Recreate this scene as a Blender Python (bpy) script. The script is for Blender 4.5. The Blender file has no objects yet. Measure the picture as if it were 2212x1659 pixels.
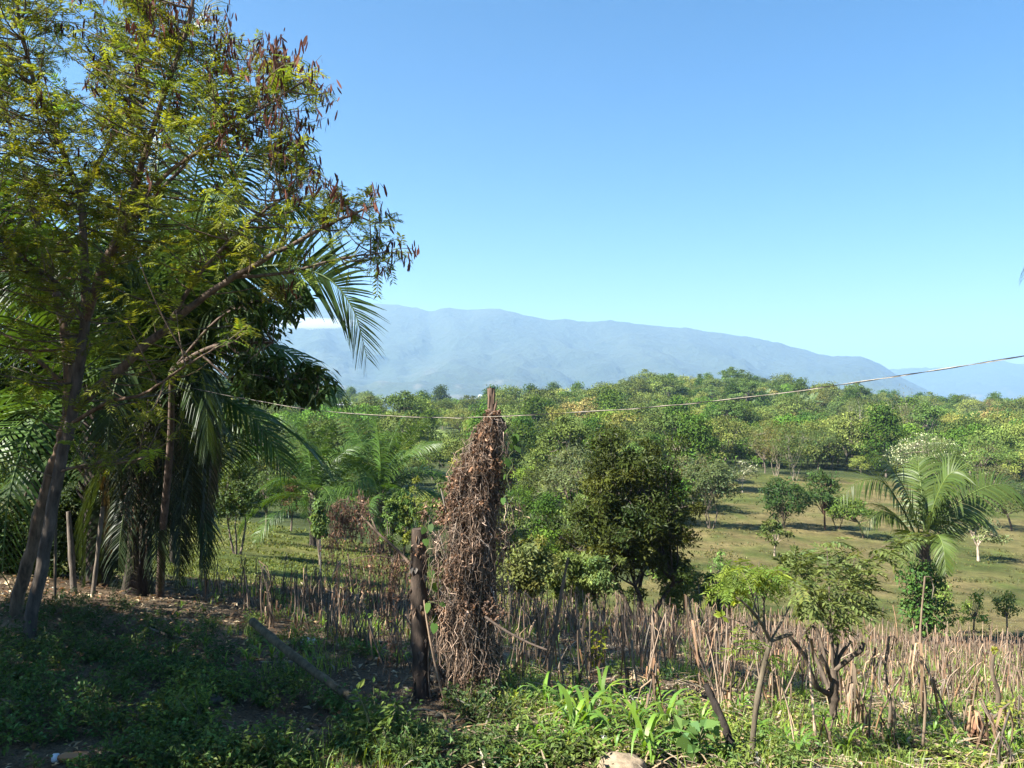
import bpy, math
import numpy as np
from mathutils import Vector

# ------------------------------------------------------------------ camera, world, sun, exposure
SC = bpy.context.scene
COL = SC.collection
CZ = 2.7                                   # camera height above the foot of the bank
F, CX, CY = 1703.0, 1106.0, 829.5          # focal length and centre, in 2212 x 1659 photo pixels
PITCH = math.atan(30.5 / F)
cam_d = bpy.data.cameras.new('camera')
cam_d.sensor_width = 36.0
cam_d.lens = 36.0 * F / 2212.0
cam_d.clip_start = 0.05
cam_d.clip_end = 60000
cam = bpy.data.objects.new('camera', cam_d)
cam.location = (0, 0, CZ)
cam.rotation_euler = (math.pi / 2 + PITCH, 0, 0)
COL.objects.link(cam)
SC.camera = cam

SUN_EL, SUN_AZ = math.radians(43), math.radians(243)     # azimuth clockwise from +Y: left and behind
to_sun = Vector((math.sin(SUN_AZ) * math.cos(SUN_EL), math.cos(SUN_AZ) * math.cos(SUN_EL), math.sin(SUN_EL)))
world = bpy.data.worlds.new('World')
SC.world = world
world.use_nodes = True
wn = world.node_tree.nodes
sky = wn.new('ShaderNodeTexSky')
sky.sky_type = 'NISHITA'
sky.sun_disc = False
sky.sun_elevation = SUN_EL
sky.sun_rotation = SUN_AZ
sky.altitude = 300
sky.air_density = 1.0
sky.dust_density = 0.5
sky.ozone_density = 2.2
wn['Background'].inputs[1].default_value = 0.05
hsv = wn.new('ShaderNodeHueSaturation')
hsv.inputs['Saturation'].default_value = 1.42
hsv.inputs['Value'].default_value = 0.85
world.node_tree.links.new(sky.outputs[0], hsv.inputs['Color'])
world.node_tree.links.new(hsv.outputs[0], wn['Background'].inputs[0])
sun_d = bpy.data.lights.new('sun', 'SUN')
sun_d.energy = 5.0
sun_d.angle = math.radians(0.53)
sun_d.color = (1.0, 0.95, 0.86)
sun = bpy.data.objects.new('sun', sun_d)
sun.rotation_euler = to_sun.to_track_quat('Z', 'Y').to_euler()
sun.location = (-30, -20, 60)
COL.objects.link(sun)
SC.view_settings.view_transform = 'Standard'
SC.view_settings.look = 'None'
SC.view_settings.exposure = 2.1
SC.view_settings.gamma = 1.0
SC.view_settings.use_curve_mapping = False
SC.cycles.max_bounces = 6
SC.cycles.diffuse_bounces = 3
SC.cycles.glossy_bounces = 2
SC.cycles.transmission_bounces = 4
SC.cycles.transparent_max_bounces = 4
SC.cycles.volume_bounces = 1
SC.cycles.use_denoising = True
SC.cycles.sample_clamp_indirect = 8

RNG = np.random.default_rng(11)

# ------------------------------------------------------------------ geometry helpers
def pix(px, py, y):
    """photo pixel + forward distance in metres -> world point(s)"""
    px = np.asarray(px, float); py = np.asarray(py, float); y = np.asarray(y, float)
    a = (px - CX) / F; b = (CY - py) / F
    fy = math.cos(PITCH) - math.sin(PITCH) * b
    fz = math.sin(PITCH) + math.cos(PITCH) * b
    k = y / fy
    return np.stack(np.broadcast_arrays(a * k, y, CZ + fz * k), -1)

def hash2(ix, iy, seed):
    n = (ix.astype(np.int64) * 374761393 + iy.astype(np.int64) * 668265263 + seed * 69069) & 0xffffffff
    n = ((n ^ (n >> 13)) * 1274126177) & 0xffffffff
    return ((n ^ (n >> 16)) & 0xffff) / 65535.0

def vnoise(x, y, seed=0):
    ix, iy = np.floor(x), np.floor(y)
    fx, fy = x - ix, y - iy
    fx, fy = fx * fx * (3 - 2 * fx), fy * fy * (3 - 2 * fy)
    a, b = hash2(ix, iy, seed), hash2(ix + 1, iy, seed)
    c, d = hash2(ix, iy + 1, seed), hash2(ix + 1, iy + 1, seed)
    return (a * (1 - fx) + b * fx) * (1 - fy) + (c * (1 - fx) + d * fx) * fy

def fbm(x, y, seed=0, octs=4):
    s, a, t = 0, 1.0, 0
    for o in range(octs):
        s = s + a * vnoise(x * 2 ** o, y * 2 ** o, seed + o); t += a; a *= .5
    return s / t - .5

# terrain: for columns of the picture, how far below eye level the ground lies at each distance (photo row)
KY = np.array([3.5, 6, 8, 11, 15, 20, 28, 37, 46, 60, 80, 110, 150, 200, 300, 420, 600, 850, 1600, 3500, 13000])
COLS = {
    -900: [2100, 1600, 1410, 1300, 1235, 1185, 1130, 1090, 1070, 1050, 1030, 1000, 970, 940, 900, 870, 855, 880, 890, 880, 872],
    0:    [2130, 1615, 1425, 1310, 1250, 1200, 1150, 1115, 1095, 1072, 1050, 1015, 975, 940, 900, 868, 850, 880, 890, 880, 872],
    300:  [2150, 1625, 1455, 1345, 1288, 1240, 1200, 1165, 1138, 1105, 1068, 1020, 978, 940, 900, 868, 846, 880, 890, 880, 872],
    650:  [2160, 1640, 1490, 1395, 1335, 1288, 1250, 1212, 1176, 1135, 1085, 1030, 985, 955, 915, 876, 842, 880, 890, 880, 872],
    850:  [2150, 1625, 1485, 1405, 1352, 1312, 1277, 1244, 1206, 1160, 1105, 1045, 995, 958, 924, 904, 895, 895, 890, 880, 872],
    1050: [2150, 1620, 1485, 1420, 1370, 1335, 1305, 1276, 1238, 1183, 1120, 1055, 1000, 962, 930, 912, 905, 900, 892, 880, 872],
    1250: [2150, 1630, 1505, 1445, 1400, 1365, 1332, 1302, 1262, 1200, 1134, 1066, 1009, 966, 922, 892, 888, 895, 892, 880, 872],
    1500: [2150, 1645, 1530, 1470, 1430, 1395, 1360, 1330, 1285, 1215, 1148, 1078, 1018, 975, 904, 843, 880, 890, 892, 880, 872],
    1650: [2150, 1650, 1548, 1488, 1446, 1412, 1374, 1342, 1294, 1222, 1150, 1080, 1020, 975, 910, 862, 885, 890, 892, 880, 872],
    2000: [2190, 1685, 1590, 1530, 1490, 1452, 1410, 1376, 1325, 1250, 1176, 1100, 1038, 990, 936, 908, 902, 900, 892, 880, 872],
    2212: [2190, 1690, 1600, 1545, 1500, 1462, 1418, 1384, 1335, 1260, 1182, 1104, 1038, 990, 936, 908, 900, 900, 892, 880, 872],
    3100: [2190, 1690, 1600, 1545, 1500, 1462, 1418, 1384, 1335, 1262, 1182, 1100, 1030, 975, 920, 888, 880, 892, 892, 880, 872]}
GU = np.arange(-900, 3101, 40.0)
GL = np.linspace(math.log(3.5), math.log(13000), 260)
_t = np.array([np.interp(GL, np.log(KY), (np.array(v) - 860.0) / F) for v in COLS.values()])
TAB = np.stack([np.interp(GU, list(COLS), _t[:, j]) for j in range(len(GL))], 0)     # (L, U)
for _ in range(4):
    TAB[1:-1] = .25 * TAB[:-2] + .5 * TAB[1:-1] + .25 * TAB[2:]
    TAB[:, 1:-1] = .25 * TAB[:, :-2] + .5 * TAB[:, 1:-1] + .25 * TAB[:, 2:]

def column(x, y):
    return np.clip(CX + F * x / np.maximum(y, 3.5), -899, 3099)

def ground(x, y):
    x = np.asarray(x, float); y = np.asarray(y, float)
    yc = np.maximum(y, 3.6)
    u = (column(x, y) + 900) / 40.0
    l = np.clip((np.log(np.minimum(yc, 12990)) - GL[0]) / (GL[1] - GL[0]), 0, len(GL) - 1.001)
    iu, il = np.floor(u).astype(int), np.floor(l).astype(int)
    fu, fl = u - iu, l - il
    t = (TAB[il, iu] * (1 - fu) + TAB[il, iu + 1] * fu) * (1 - fl) + (TAB[il + 1, iu] * (1 - fu) + TAB[il + 1, iu + 1] * fu) * fl
    z = CZ - yc * t
    z = z + .16 * fbm(x * .55, y * .55, 3, 3) * np.clip((y - 2) / 4, 0, 1) + .9 * fbm(x * .05, y * .05, 9, 3) * np.clip((y - 45) / 60, 0, 1) + 9 * fbm(x * .011 + 3, y * .008, 14, 2) * np.clip((y - 150) / 150, 0, 1) * np.clip((2000 - y) / 1000, 0, 1)
    near = np.clip((3.6 - y) / 3.0, 0, 1)
    return z * (1 - near) + 1.0 * near

MY = np.exp(np.linspace(math.log(3.7), math.log(1200), 1500))
def hit(px, py):
    """where the sight line through a photo pixel meets the ground"""
    p = pix(px, py, MY)
    below = np.nonzero(p[:, 2] <= ground(p[:, 0], p[:, 1]))[0]
    i = below[0] if len(below) else len(MY) - 1
    y = MY[i]
    q = pix(px, py, y)
    return np.array([q[0], y, float(ground(q[0], y))])

def hits(q):
    """many photo pixels at once"""
    out = []
    for c in np.array_split(np.asarray(q, float), max(1, len(q) // 300 + 1)):
        if not len(c): continue
        p = pix(c[:, :1], c[:, 1:2], MY[None, ::2])
        i = np.argmax(p[..., 2] <= ground(p[..., 0], p[..., 1]), 1)
        y = MY[::2][i]; k = pix(c[:, 0], c[:, 1], y)
        out.append(np.stack([k[:, 0], y, ground(k[:, 0], y)], 1))
    return np.vstack(out)

def norm(v):
    return v / np.maximum(np.linalg.norm(v, axis=-1, keepdims=True), 1e-9)

class MB:
    """collects quads into one mesh; every vertex carries a colour"""
    def __init__(s):
        s.v, s.q, s.c, s.m, s.s, s.n = [], [], [], [], [], 0
    def add(s, v, q, col, mat=0, smooth=False):
        v = np.asarray(v, float).reshape(-1, 3); q = np.asarray(q).reshape(-1, 4)
        s.v.append(v); s.q.append(q + s.n); s.n += len(v)
        s.c.append(np.broadcast_to(np.asarray(col, float), (len(v), 3)))
        s.m.append(np.full(len(q), mat)); s.s.append(np.full(len(q), smooth))
    def leaves(s, p, d, nrm, L, W, col, fold=.12, mat=0, wide=.42):
        n = len(p)
        L = np.broadcast_to(L, (n,))[:, None]; W = np.broadcast_to(W, (n,))[:, None]
        d = norm(d); sd = norm(np.cross(d, nrm)); up = np.cross(sd, d)
        a = p + d * L * wide + up * W * fold * 2
        v = np.stack([p, a + sd * W / 2, p + d * L - up * L * .06, a - sd * W / 2], 1)
        s.add(v, np.arange(n * 4).reshape(n, 4), np.repeat(np.broadcast_to(col, (n, 3)), 4, 0), mat)
    def ribbons(s, paths, side, width, col, mat=0, smooth=True):
        """paths (n,k,3), side (n,3) or (n,k,3), width (n,k)"""
        n, k, _ = paths.shape
        if side.ndim == 2: side = side[:, None, :]
        o = side * width[..., None] / 2
        v = np.stack([paths - o, paths + o], 2)
        b = (np.arange(n)[:, None] * k + np.arange(k - 1)[None]) * 2
        q = np.stack([b, b + 1, b + 3, b + 2], -1)
        s.add(v, q, np.repeat(np.broadcast_to(col, (n, 3)), k * 2, 0), mat, smooth)
    def tubes(s, paths, rad, sides, col, mat=0, cap=False):
        paths = np.asarray(paths, float)
        if paths.ndim == 2: paths = paths[None]
        n, k, _ = paths.shape
        rad = np.broadcast_to(rad, (n, k))
        t = norm(np.gradient(paths, axis=1))
        ch = np.abs(norm(paths[:, -1] - paths[:, 0]))
        ref = np.eye(3)[np.argmin(ch, 1)][:, None, :]
        a = norm(np.cross(t, np.broadcast_to(ref, t.shape))); b = np.cross(t, a)
        th = np.arange(sides) * 2 * math.pi / sides
        v = paths[:, :, None] + rad[:, :, None, None] * (np.cos(th)[:, None] * a[:, :, None] + np.sin(th)[:, None] * b[:, :, None])
        base = (np.arange(n)[:, None, None] * k + np.arange(k - 1)[None, :, None]) * sides
        j = np.arange(sides)[None, None]; j2 = (j + 1) % sides
        q = np.stack([base + j, base + j2, base + sides + j2, base + sides + j], -1)
        s.add(v, q, np.repeat(np.broadcast_to(col, (n, 3)), k * sides, 0), mat, True)
        if cap:
            for i in range(n):
                for e in (0, k - 1):
                    ring = v[i, e]; c = ring.mean(0)
                    s.add(np.vstack([ring, [c]]), [[x, (x + 1) % sides, sides, sides] for x in range(sides)], np.broadcast_to(col, (n, 3))[i], mat)
    def build(s, name, mats, parent=None, loc=None):
        me = bpy.data.meshes.new(name)
        v = np.concatenate(s.v); q = np.concatenate(s.q)
        tri = q[:, 2] == q[:, 3]
        cnt = np.where(tri, 3, 4)
        flat = q.reshape(-1)
        keep = np.ones(len(flat), bool); keep[3::4][tri] = False
        me.vertices.add(len(v)); me.vertices.foreach_set('co', v.astype(np.float32).ravel())
        me.loops.add(int(cnt.sum())); me.loops.foreach_set('vertex_index', flat[keep].astype(np.int32))
        me.polygons.add(len(q)); me.polygons.foreach_set('loop_start', np.concatenate([[0], np.cumsum(cnt)[:-1]]).astype(np.int32))
        me.polygons.foreach_set('material_index', np.concatenate(s.m).astype(np.int32))
        me.polygons.foreach_set('use_smooth', np.concatenate(s.s).astype(bool))
        at = me.attributes.new('Col', 'FLOAT_COLOR', 'POINT')
        c = np.concatenate(s.c)
        at.data.foreach_set('color', np.hstack([c, np.ones((len(c), 1))]).astype(np.float32).ravel())
        me.update(calc_edges=True)
        for m in (mats if isinstance(mats, (list, tuple)) else [mats]): me.materials.append(m)
        return obj(name, me, parent, loc)

def obj(name, me, parent=None, loc=None):
    o = bpy.data.objects.new(name, me)
    COL.objects.link(o)
    if parent is not None: o.parent = parent
    if loc is not None: o.location = loc
    return o

def tag(o, label=None, cat=None, group=None, kind=None):
    for k, v in (('label', label), ('category', cat), ('group', group), ('kind', kind)):
        if v: o[k] = v
    return o

def thing(name, label, cat, loc=(0, 0, 0), group=None, rz=0.0, scale=None):
    o = bpy.data.objects.new(name, None)
    o.empty_display_size = .2
    COL.objects.link(o)
    o.location = loc; o.rotation_euler = (0, 0, rz)
    if scale is not None: o.scale = scale
    return tag(o, label, cat, group)

def copy_tree(o, parent=None):
    c = o.copy(); COL.objects.link(c); c.parent = parent
    for ch in o.children: copy_tree(ch, c)
    return c

def curve(a, b, k, bow):
    """n curved paths from a to b, bow (n,3) = offset of the middle"""
    t = np.linspace(0, 1, k)[None, :, None]
    return a[:, None] * (1 - t) + b[:, None] * t + bow[:, None] * 4 * t * (1 - t)

def smooth_path(p, k):
    """Catmull-Rom through points (m,3) -> k samples"""
    p = np.asarray(p, float)
    q = np.vstack([2 * p[0] - p[1], p, 2 * p[-1] - p[-2]])
    t = np.linspace(0, len(p) - 1 - 1e-6, k); i = np.floor(t).astype(int); f = (t - i)[:, None]
    a, b, c, d = q[i], q[i + 1], q[i + 2], q[i + 3]
    return .5 * (2 * b + (c - a) * f + (2 * a - 5 * b + 4 * c - d) * f ** 2 + (3 * b - a - 3 * c + d) * f ** 3)

def rand_dir(r, n):
    return norm(r.normal(size=(n, 3)))

def in_poly(x, y, poly):
    poly = np.asarray(poly, float); r = np.zeros(np.shape(x), bool)
    for (x1, y1), (x2, y2) in zip(poly, np.roll(poly, -1, 0)):
        c = ((y1 > y) != (y2 > y)) & (x < (x2 - x1) * (y - y1) / (y2 - y1 + 1e-12) + x1)
        r ^= c
    return r

def sample_poly(r, poly, n):
    poly = np.asarray(poly, float); lo, hi = poly.min(0), poly.max(0); out = np.zeros((0, 2))
    while len(out) < n:
        p = r.uniform(lo, hi, (n * 2, 2)); out = np.vstack([out, p[in_poly(p[:, 0], p[:, 1], poly)]])
    return out[:n]

def tint(r, n, c, var=.18, hue=.12):
    c = np.asarray(c, float)[None]
    v = np.exp(r.normal(0, var, (n, 1))); h = r.normal(0, hue, (n, 1))
    return np.clip(c * v * (1 + h * np.array([[1.0, .25, -.6]])), .004, .8)

# ------------------------------------------------------------------ materials
def new_mat(name):
    m = bpy.data.materials.new(name); m.use_nodes = True
    return m, m.node_tree.nodes, m.node_tree.links

def leaf_mat(name, rough=.5, spec=.35, trans=.35, vary=.22, tcol=(1.5, 1.35, .45)):
    m, n, l = new_mat(name)
    b = n['Principled BSDF']; b.inputs['Roughness'].default_value = rough; b.inputs['Specular IOR Level'].default_value = spec
    at = n.new('ShaderNodeAttribute'); at.attribute_name = 'Col'
    oi = n.new('ShaderNodeObjectInfo')
    hs = n.new('ShaderNodeHueSaturation')
    mr = n.new('ShaderNodeMapRange'); mr.inputs[3].default_value = 1 - vary; mr.inputs[4].default_value = 1 + vary
    mh = n.new('ShaderNodeMapRange'); mh.inputs[3].default_value = .5 - vary * .055; mh.inputs[4].default_value = .5 + vary * .03
    ml = n.new('ShaderNodeMath'); ml.operation = 'MULTIPLY'; ml.inputs[1].default_value = 7.31
    fr = n.new('ShaderNodeMath'); fr.operation = 'FRACT'
    l.new(oi.outputs['Random'], mr.inputs[0]); l.new(oi.outputs['Random'], ml.inputs[0]); l.new(ml.outputs[0], fr.inputs[0]); l.new(fr.outputs[0], mh.inputs[0])
    l.new(at.outputs['Color'], hs.inputs['Color']); l.new(mr.outputs[0], hs.inputs['Value']); l.new(mh.outputs[0], hs.inputs['Hue'])
    l.new(hs.outputs[0], b.inputs['Base Color'])
    tr = n.new('ShaderNodeBsdfTranslucent'); mm = n.new('ShaderNodeMix'); mm.data_type = 'RGBA'; mm.blend_type = 'MULTIPLY'; mm.inputs[0].default_value = 1
    l.new(hs.outputs[0], mm.inputs[6]); mm.inputs[7].default_value = (*tcol, 1); l.new(mm.outputs[2], tr.inputs[0])
    mx = n.new('ShaderNodeMixShader'); mx.inputs[0].default_value = trans
    l.new(b.outputs[0], mx.inputs[1]); l.new(tr.outputs[0], mx.inputs[2]); l.new(mx.outputs[0], n['Material Output'].inputs[0])
    return m

def wood_mat(name, scale=9.0, var=.5, bump=.5, rough=.85, stretch=.25):
    m, n, l = new_mat(name)
    b = n['Principled BSDF']; b.inputs['Roughness'].default_value = rough; b.inputs['Specular IOR Level'].default_value = .2
    at = n.new('ShaderNodeAttribute'); at.attribute_name = 'Col'
    tc = n.new('ShaderNodeTexCoord'); mp = n.new('ShaderNodeMapping'); mp.inputs['Scale'].default_value = (1, 1, stretch)
    nz = n.new('ShaderNodeTexNoise'); nz.inputs['Scale'].default_value = scale; nz.inputs['Detail'].default_value = 6; nz.inputs['Roughness'].default_value = .65
    cr = n.new('ShaderNodeMapRange'); cr.inputs[1].default_value = .3; cr.inputs[2].default_value = .7; cr.inputs[3].default_value = 1 - var; cr.inputs[4].default_value = 1 + var
    mm = n.new('ShaderNodeVectorMath'); mm.operation = 'SCALE'
    bp = n.new('ShaderNodeBump'); bp.inputs['Strength'].default_value = bump; bp.inputs['Distance'].default_value = .02
    l.new(tc.outputs['Object'], mp.inputs[0]); l.new(mp.outputs[0], nz.inputs['Vector']); l.new(nz.outputs['Fac'], cr.inputs[0])
    l.new(at.outputs['Color'], mm.inputs[0]); l.new(cr.outputs[0], mm.inputs['Scale']); l.new(mm.outputs[0], b.inputs['Base Color'])
    l.new(nz.outputs['Fac'], bp.inputs['Height']); l.new(bp.outputs[0], b.inputs['Normal'])
    return m

LEAF = leaf_mat('leaf', .55, .18, .32); GLOSSY = leaf_mat('glossy_leaf', .5, .13, .22); FAR = leaf_mat('wood_leaf', .65, .1, .16, .4)
FEATHER = leaf_mat('feather_leaf', .55, .25, .48); PALM = leaf_mat('palm_leaf', .45, .28, .28, .12); MAIZE = leaf_mat('maize_leaf', .45, .35, .45, .15)
DRY = leaf_mat('dry_leaf', .8, .15, .25, .18, (1.2, 1.0, .7)); PETAL = leaf_mat('petal', .6, .2, .3, .05, (1, 1, .9))
BARK = wood_mat('bark', 16, .65, .8); DEAD = wood_mat('dead_wood', 14, .6, .7); STRAW = wood_mat('straw', 30, .35, .2, .8, .5)

# ------------------------------------------------------------------ ground sheet
def edge_dist(u):      # far edge of the maize field
    return np.interp(u, [-900, 0, 400, 700, 1000, 1500, 2000, 2212, 3100], [13, 16, 20, 25, 29, 32, 36, 37, 38])

def clearing(u, y):    # open grass among the far trees
    a = np.where((u > 680 - (y - 270) * .12) & (u < 800 + (430 - y) * .25) & (y > 275) & (y < 585), 0, 2)
    py = 860 + F * (CZ - ground((u - CX) / F * y, y)) / y
    b = (np.abs(py - (905 + (u - 830) * .42)) < 26) & (u > 800) & (u < 1010) & (y > 110)
    return (a < 1) | b

def pasture(u, y):
    right = (y > edge_dist(u)) & (y < np.interp(u, [1380, 1470, 1560, 1800, 2212], [52, 84, 148, 148, 140])) & (u > 1400)
    left = (y > edge_dist(u)) & (y < np.interp(u, [0, 300, 600, 900, 1100], [60, 60, 58, 52, 46])) & (u < 1100)
    mid = (y > edge_dist(u)) & (y < np.interp(u, [1100, 1250, 1400], [46, 48, 50])) & (u >= 1100) & (u <= 1400)
    return left | mid | right

def axis(n0, step, grow, end):
    v = list(np.arange(0, n0, step)); s = step
    while v[-1] < end: s *= grow; v.append(v[-1] + s)
    return np.array(v)
ax = axis(8, .14, 1.042, 13500)
gx = np.concatenate([-ax[:0:-1], ax])
gy = np.concatenate([[-250, -120, -60, -30, -15, -8, -4, -2, 0, 1, 2, 3], 3.6 + axis(6, .13, 1.032, 12500)])
XX, YY = np.meshgrid(gx, gy)
ZZ = ground(XX, YY)
UU = np.clip(column(XX, YY), -899, 3099)
n1 = fbm(XX * .12, YY * .12, 21, 4); n2 = fbm(XX * .6, YY * .6, 33, 3); n3 = fbm(XX * .02, YY * .02, 5, 3)
def mixc(a, b, t):
    t = np.clip(t, 0, 1)[..., None]; return np.asarray(a) * (1 - t) + np.asarray(b) * t
soil = mixc((.085, .06, .04), (.17, .125, .08), .5 + 1.6 * n2)
past_l = mixc((.075, .10, .022), (.15, .145, .045), .45 + 1.9 * n1 + 1.4 * n2)
past_r = mixc((.072, .09, .022), (.155, .126, .052), .48 + 2.6 * n1 + 1.8 * n2)
past = mixc(past_l, past_r, (UU - 1150) / 350)
wood = mixc((.035, .05, .018), (.07, .085, .03), .5 + n1)
gcol = mixc(soil, past, (YY - edge_dist(UU)) / 1.2 + n2 * 1.5)
woods = (YY > 40) & ~pasture(UU, YY)
gcol = np.where(woods[..., None], wood, gcol)
clr = clearing(UU, YY)
gcol = np.where((clr & (YY > 100))[..., None], mixc((.11, .19, .04), (.2, .23, .07), .5 + n1), gcol)
gcol = np.where((YY < 3)[..., None], (.2, .165, .12), gcol)
ny, nx = XX.shape
b = (np.arange(ny - 1)[:, None] * nx + np.arange(nx - 1)[None]).ravel()
gm = MB()
gm.add(np.stack([XX, YY, ZZ], -1).reshape(-1, 3), np.stack([b, b + 1, b + nx + 1, b + nx], -1), gcol.reshape(-1, 3), 0, True)
def ground_mat():
    m, n, l = new_mat('ground')
    bs = n['Principled BSDF']; bs.inputs['Roughness'].default_value = .95; bs.inputs['Specular IOR Level'].default_value = .1
    at = n.new('ShaderNodeAttribute'); at.attribute_name = 'Col'
    tc = n.new('ShaderNodeTexCoord')
    nz = n.new('ShaderNodeTexNoise'); nz.inputs['Scale'].default_value = 2.6; nz.inputs['Detail'].default_value = 9; nz.inputs['Roughness'].default_value = .72
    nf = n.new('ShaderNodeTexNoise'); nf.inputs['Scale'].default_value = 38; nf.inputs['Detail'].default_value = 4
    for q in (nz, nf): l.new(tc.outputs['Object'], q.inputs['Vector'])
    ad = n.new('ShaderNodeMath'); ad.operation = 'ADD'; l.new(nz.outputs['Fac'], ad.inputs[0]); l.new(nf.outputs['Fac'], ad.inputs[1])
    mr = n.new('ShaderNodeMapRange'); mr.inputs[1].default_value = .7; mr.inputs[2].default_value = 1.3; mr.inputs[3].default_value = .5; mr.inputs[4].default_value = 1.55
    l.new(ad.outputs[0], mr.inputs[0])
    nb_ = n.new('ShaderNodeTexNoise'); nb_.inputs['Scale'].default_value = .33; nb_.inputs['Detail'].default_value = 7; nb_.inputs['Roughness'].default_value = .7
    l.new(tc.outputs['Object'], nb_.inputs['Vector'])
    mb_ = n.new('ShaderNodeMapRange'); mb_.inputs[1].default_value = .36; mb_.inputs[2].default_value = .66; mb_.inputs[3].default_value = .62; mb_.inputs[4].default_value = 1.3
    l.new(nb_.outputs['Fac'], mb_.inputs[0])
    v0 = n.new('ShaderNodeVectorMath'); v0.operation = 'SCALE'; l.new(at.outputs['Color'], v0.inputs[0]); l.new(mb_.outputs[0], v0.inputs['Scale'])
    vm = n.new('ShaderNodeVectorMath'); vm.operation = 'SCALE'; l.new(v0.outputs[0], vm.inputs[0]); l.new(mr.outputs[0], vm.inputs['Scale'])
    l.new(vm.outputs[0], bs.inputs['Base Color'])
    bp = n.new('ShaderNodeBump'); bp.inputs['Strength'].default_value = .9; bp.inputs['Distance'].default_value = .08
    l.new(ad.outputs[0], bp.inputs['Height']); l.new(bp.outputs[0], bs.inputs['Normal'])
    return m
tag(gm.build('ground', ground_mat()), 'sloping maize field falling to open pasture and wooded hills', kind='structure')

# ------------------------------------------------------------------ mountains
def mountain(name, prof, y_foot, y_ridge, seed, label):
    u = np.arange(-700, 3201, 10.0); v = np.linspace(0, 1.5, 90)
    U, V = np.meshgrid(u, v)
    py = np.interp(u, [p[0] for p in prof], [p[1] for p in prof])
    py = py + 6.0 * (fbm(u * .022, u * 0, seed, 4)) + 5.0 * fbm(u * .07, u * 0 + 3, seed, 4)
    sl = (860 - py) / F
    Y = y_foot + (y_ridge - y_foot) * V * (1 + .05 * fbm(U * .004, V * 0, seed + 5, 2))
    X = (U - CX) / F * Y
    h = np.where(V <= 1, -0.012 * (1 - V) + sl[None] * V ** 1.25, sl[None] * (1 - 1.6 * (V - 1)))
    spur = np.abs(fbm(X * .0016 + .3 * V, Y * .0007, seed + 2, 5)) * 2
    rel = np.clip(V * (1.02 - V) * 4, 0, 1)
    Z = CZ + Y * (h - .045 * spur * rel) + 110 * fbm(X * .005, Y * .005, seed + 8, 4) * rel
    m = MB(); ny, nx = U.shape
    b = (np.arange(ny - 1)[:, None] * nx + np.arange(nx - 1)[None]).ravel()
    g = fbm(X * .004, Y * .0022, seed + 20, 5); g2 = fbm(X * .012, Y * .006, seed + 30, 3)
    c = mixc((.018, .03, .014), (.04, .05, .024), .5 + g)
    fields = .75 * np.clip((g2 + .6 * g - .13) * 7, 0, 1) * np.clip((.62 - V) * 4, 0, 1)
    c = mixc(c, (.12, .105, .07), fields)
    m.add(np.stack([X, Y, Z], -1), np.stack([b, b + 1, b + nx + 1, b + nx], -1), c.reshape(-1, 3), 0, True)
    mt, n, l = new_mat(name)
    at = n.new('ShaderNodeAttribute'); at.attribute_name = 'Col'; bs = n['Principled BSDF']; bs.inputs['Roughness'].default_value = 1
    tc = n.new('ShaderNodeTexCoord'); nz = n.new('ShaderNodeTexNoise'); nz.inputs['Scale'].default_value = .012; nz.inputs['Detail'].default_value = 6
    bp = n.new('ShaderNodeBump'); bp.inputs['Distance'].default_value = 40; l.new(tc.outputs['Object'], nz.inputs['Vector']); l.new(nz.outputs['Fac'], bp.inputs['Height'])
    l.new(bp.outputs[0], bs.inputs['Normal']); l.new(at.outputs['Color'], bs.inputs['Base Color'])
    tag(m.build(name, mt), label, kind='structure')
    return X, Y, Z, u, v

M1 = [(-700, 655), (300, 648), (600, 650), (800, 651), (850, 655), (900, 660), (930, 666), (960, 662), (1020, 668), (1065, 663), (1110, 673), (1150, 682), (1250, 690),
      (1300, 687), (1390, 699), (1500, 709), (1600, 721), (1660, 735), (1700, 745), (1760, 760), (1800, 767), (1865, 770), (1890, 780), (1915, 795), (1960, 822), (2010, 850), (2100, 872), (3200, 880)]
M2 = [(-700, 830), (1600, 815), (1900, 797), (1925, 794), (2000, 792), (2070, 789), (2120, 784), (2160, 779), (2200, 784), (2300, 792), (3200, 800)]
MX, MYY, MZ, MUU, MVV = mountain('mountain_ridge', M1, 2600, 6000, 40, 'long blue mountain ridge beyond the wooded hills')
mountain('far_mountain_ridge', M2, 6800, 9600, 77, 'low distant blue ridge at the right of the long mountain')

# ------------------------------------------------------------------ air
def volume_mat(name, color, dens, aniso):
    m, n, l = new_mat(name)
    n.remove(n['Principled BSDF'])
    v = n.new('ShaderNodeVolumePrincipled')
    v.inputs['Color'].default_value = (*color, 1); v.inputs['Density'].default_value = dens; v.inputs['Anisotropy'].default_value = aniso
    for k in ('Density Attribute', 'Color Attribute', 'Temperature Attribute'):
        if k in v.inputs: v.inputs[k].default_value = ''
    l.new(v.outputs[0], n['Material Output'].inputs['Volume'])
    return m
def box_mesh(lo, hi, name):
    x0, y0, z0 = lo; x1, y1, z1 = hi
    me = bpy.data.meshes.new(name)
    me.from_pydata([(x0, y0, z0), (x1, y0, z0), (x1, y1, z0), (x0, y1, z0), (x0, y0, z1), (x1, y0, z1), (x1, y1, z1), (x0, y1, z1)], [],
                   [(0, 3, 2, 1), (4, 5, 6, 7), (0, 1, 5, 4), (1, 2, 6, 5), (2, 3, 7, 6), (3, 0, 4, 7)])
    return me
hz = obj('haze', box_mesh((-24000, -320, -430), (24000, 15500, 960), 'haze'))
hz.data.materials.append(volume_mat('haze', (.45, .70, 1.0), .00013, .2))
tag(hz, 'pale blue haze filling the valley air', kind='stuff')

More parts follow.
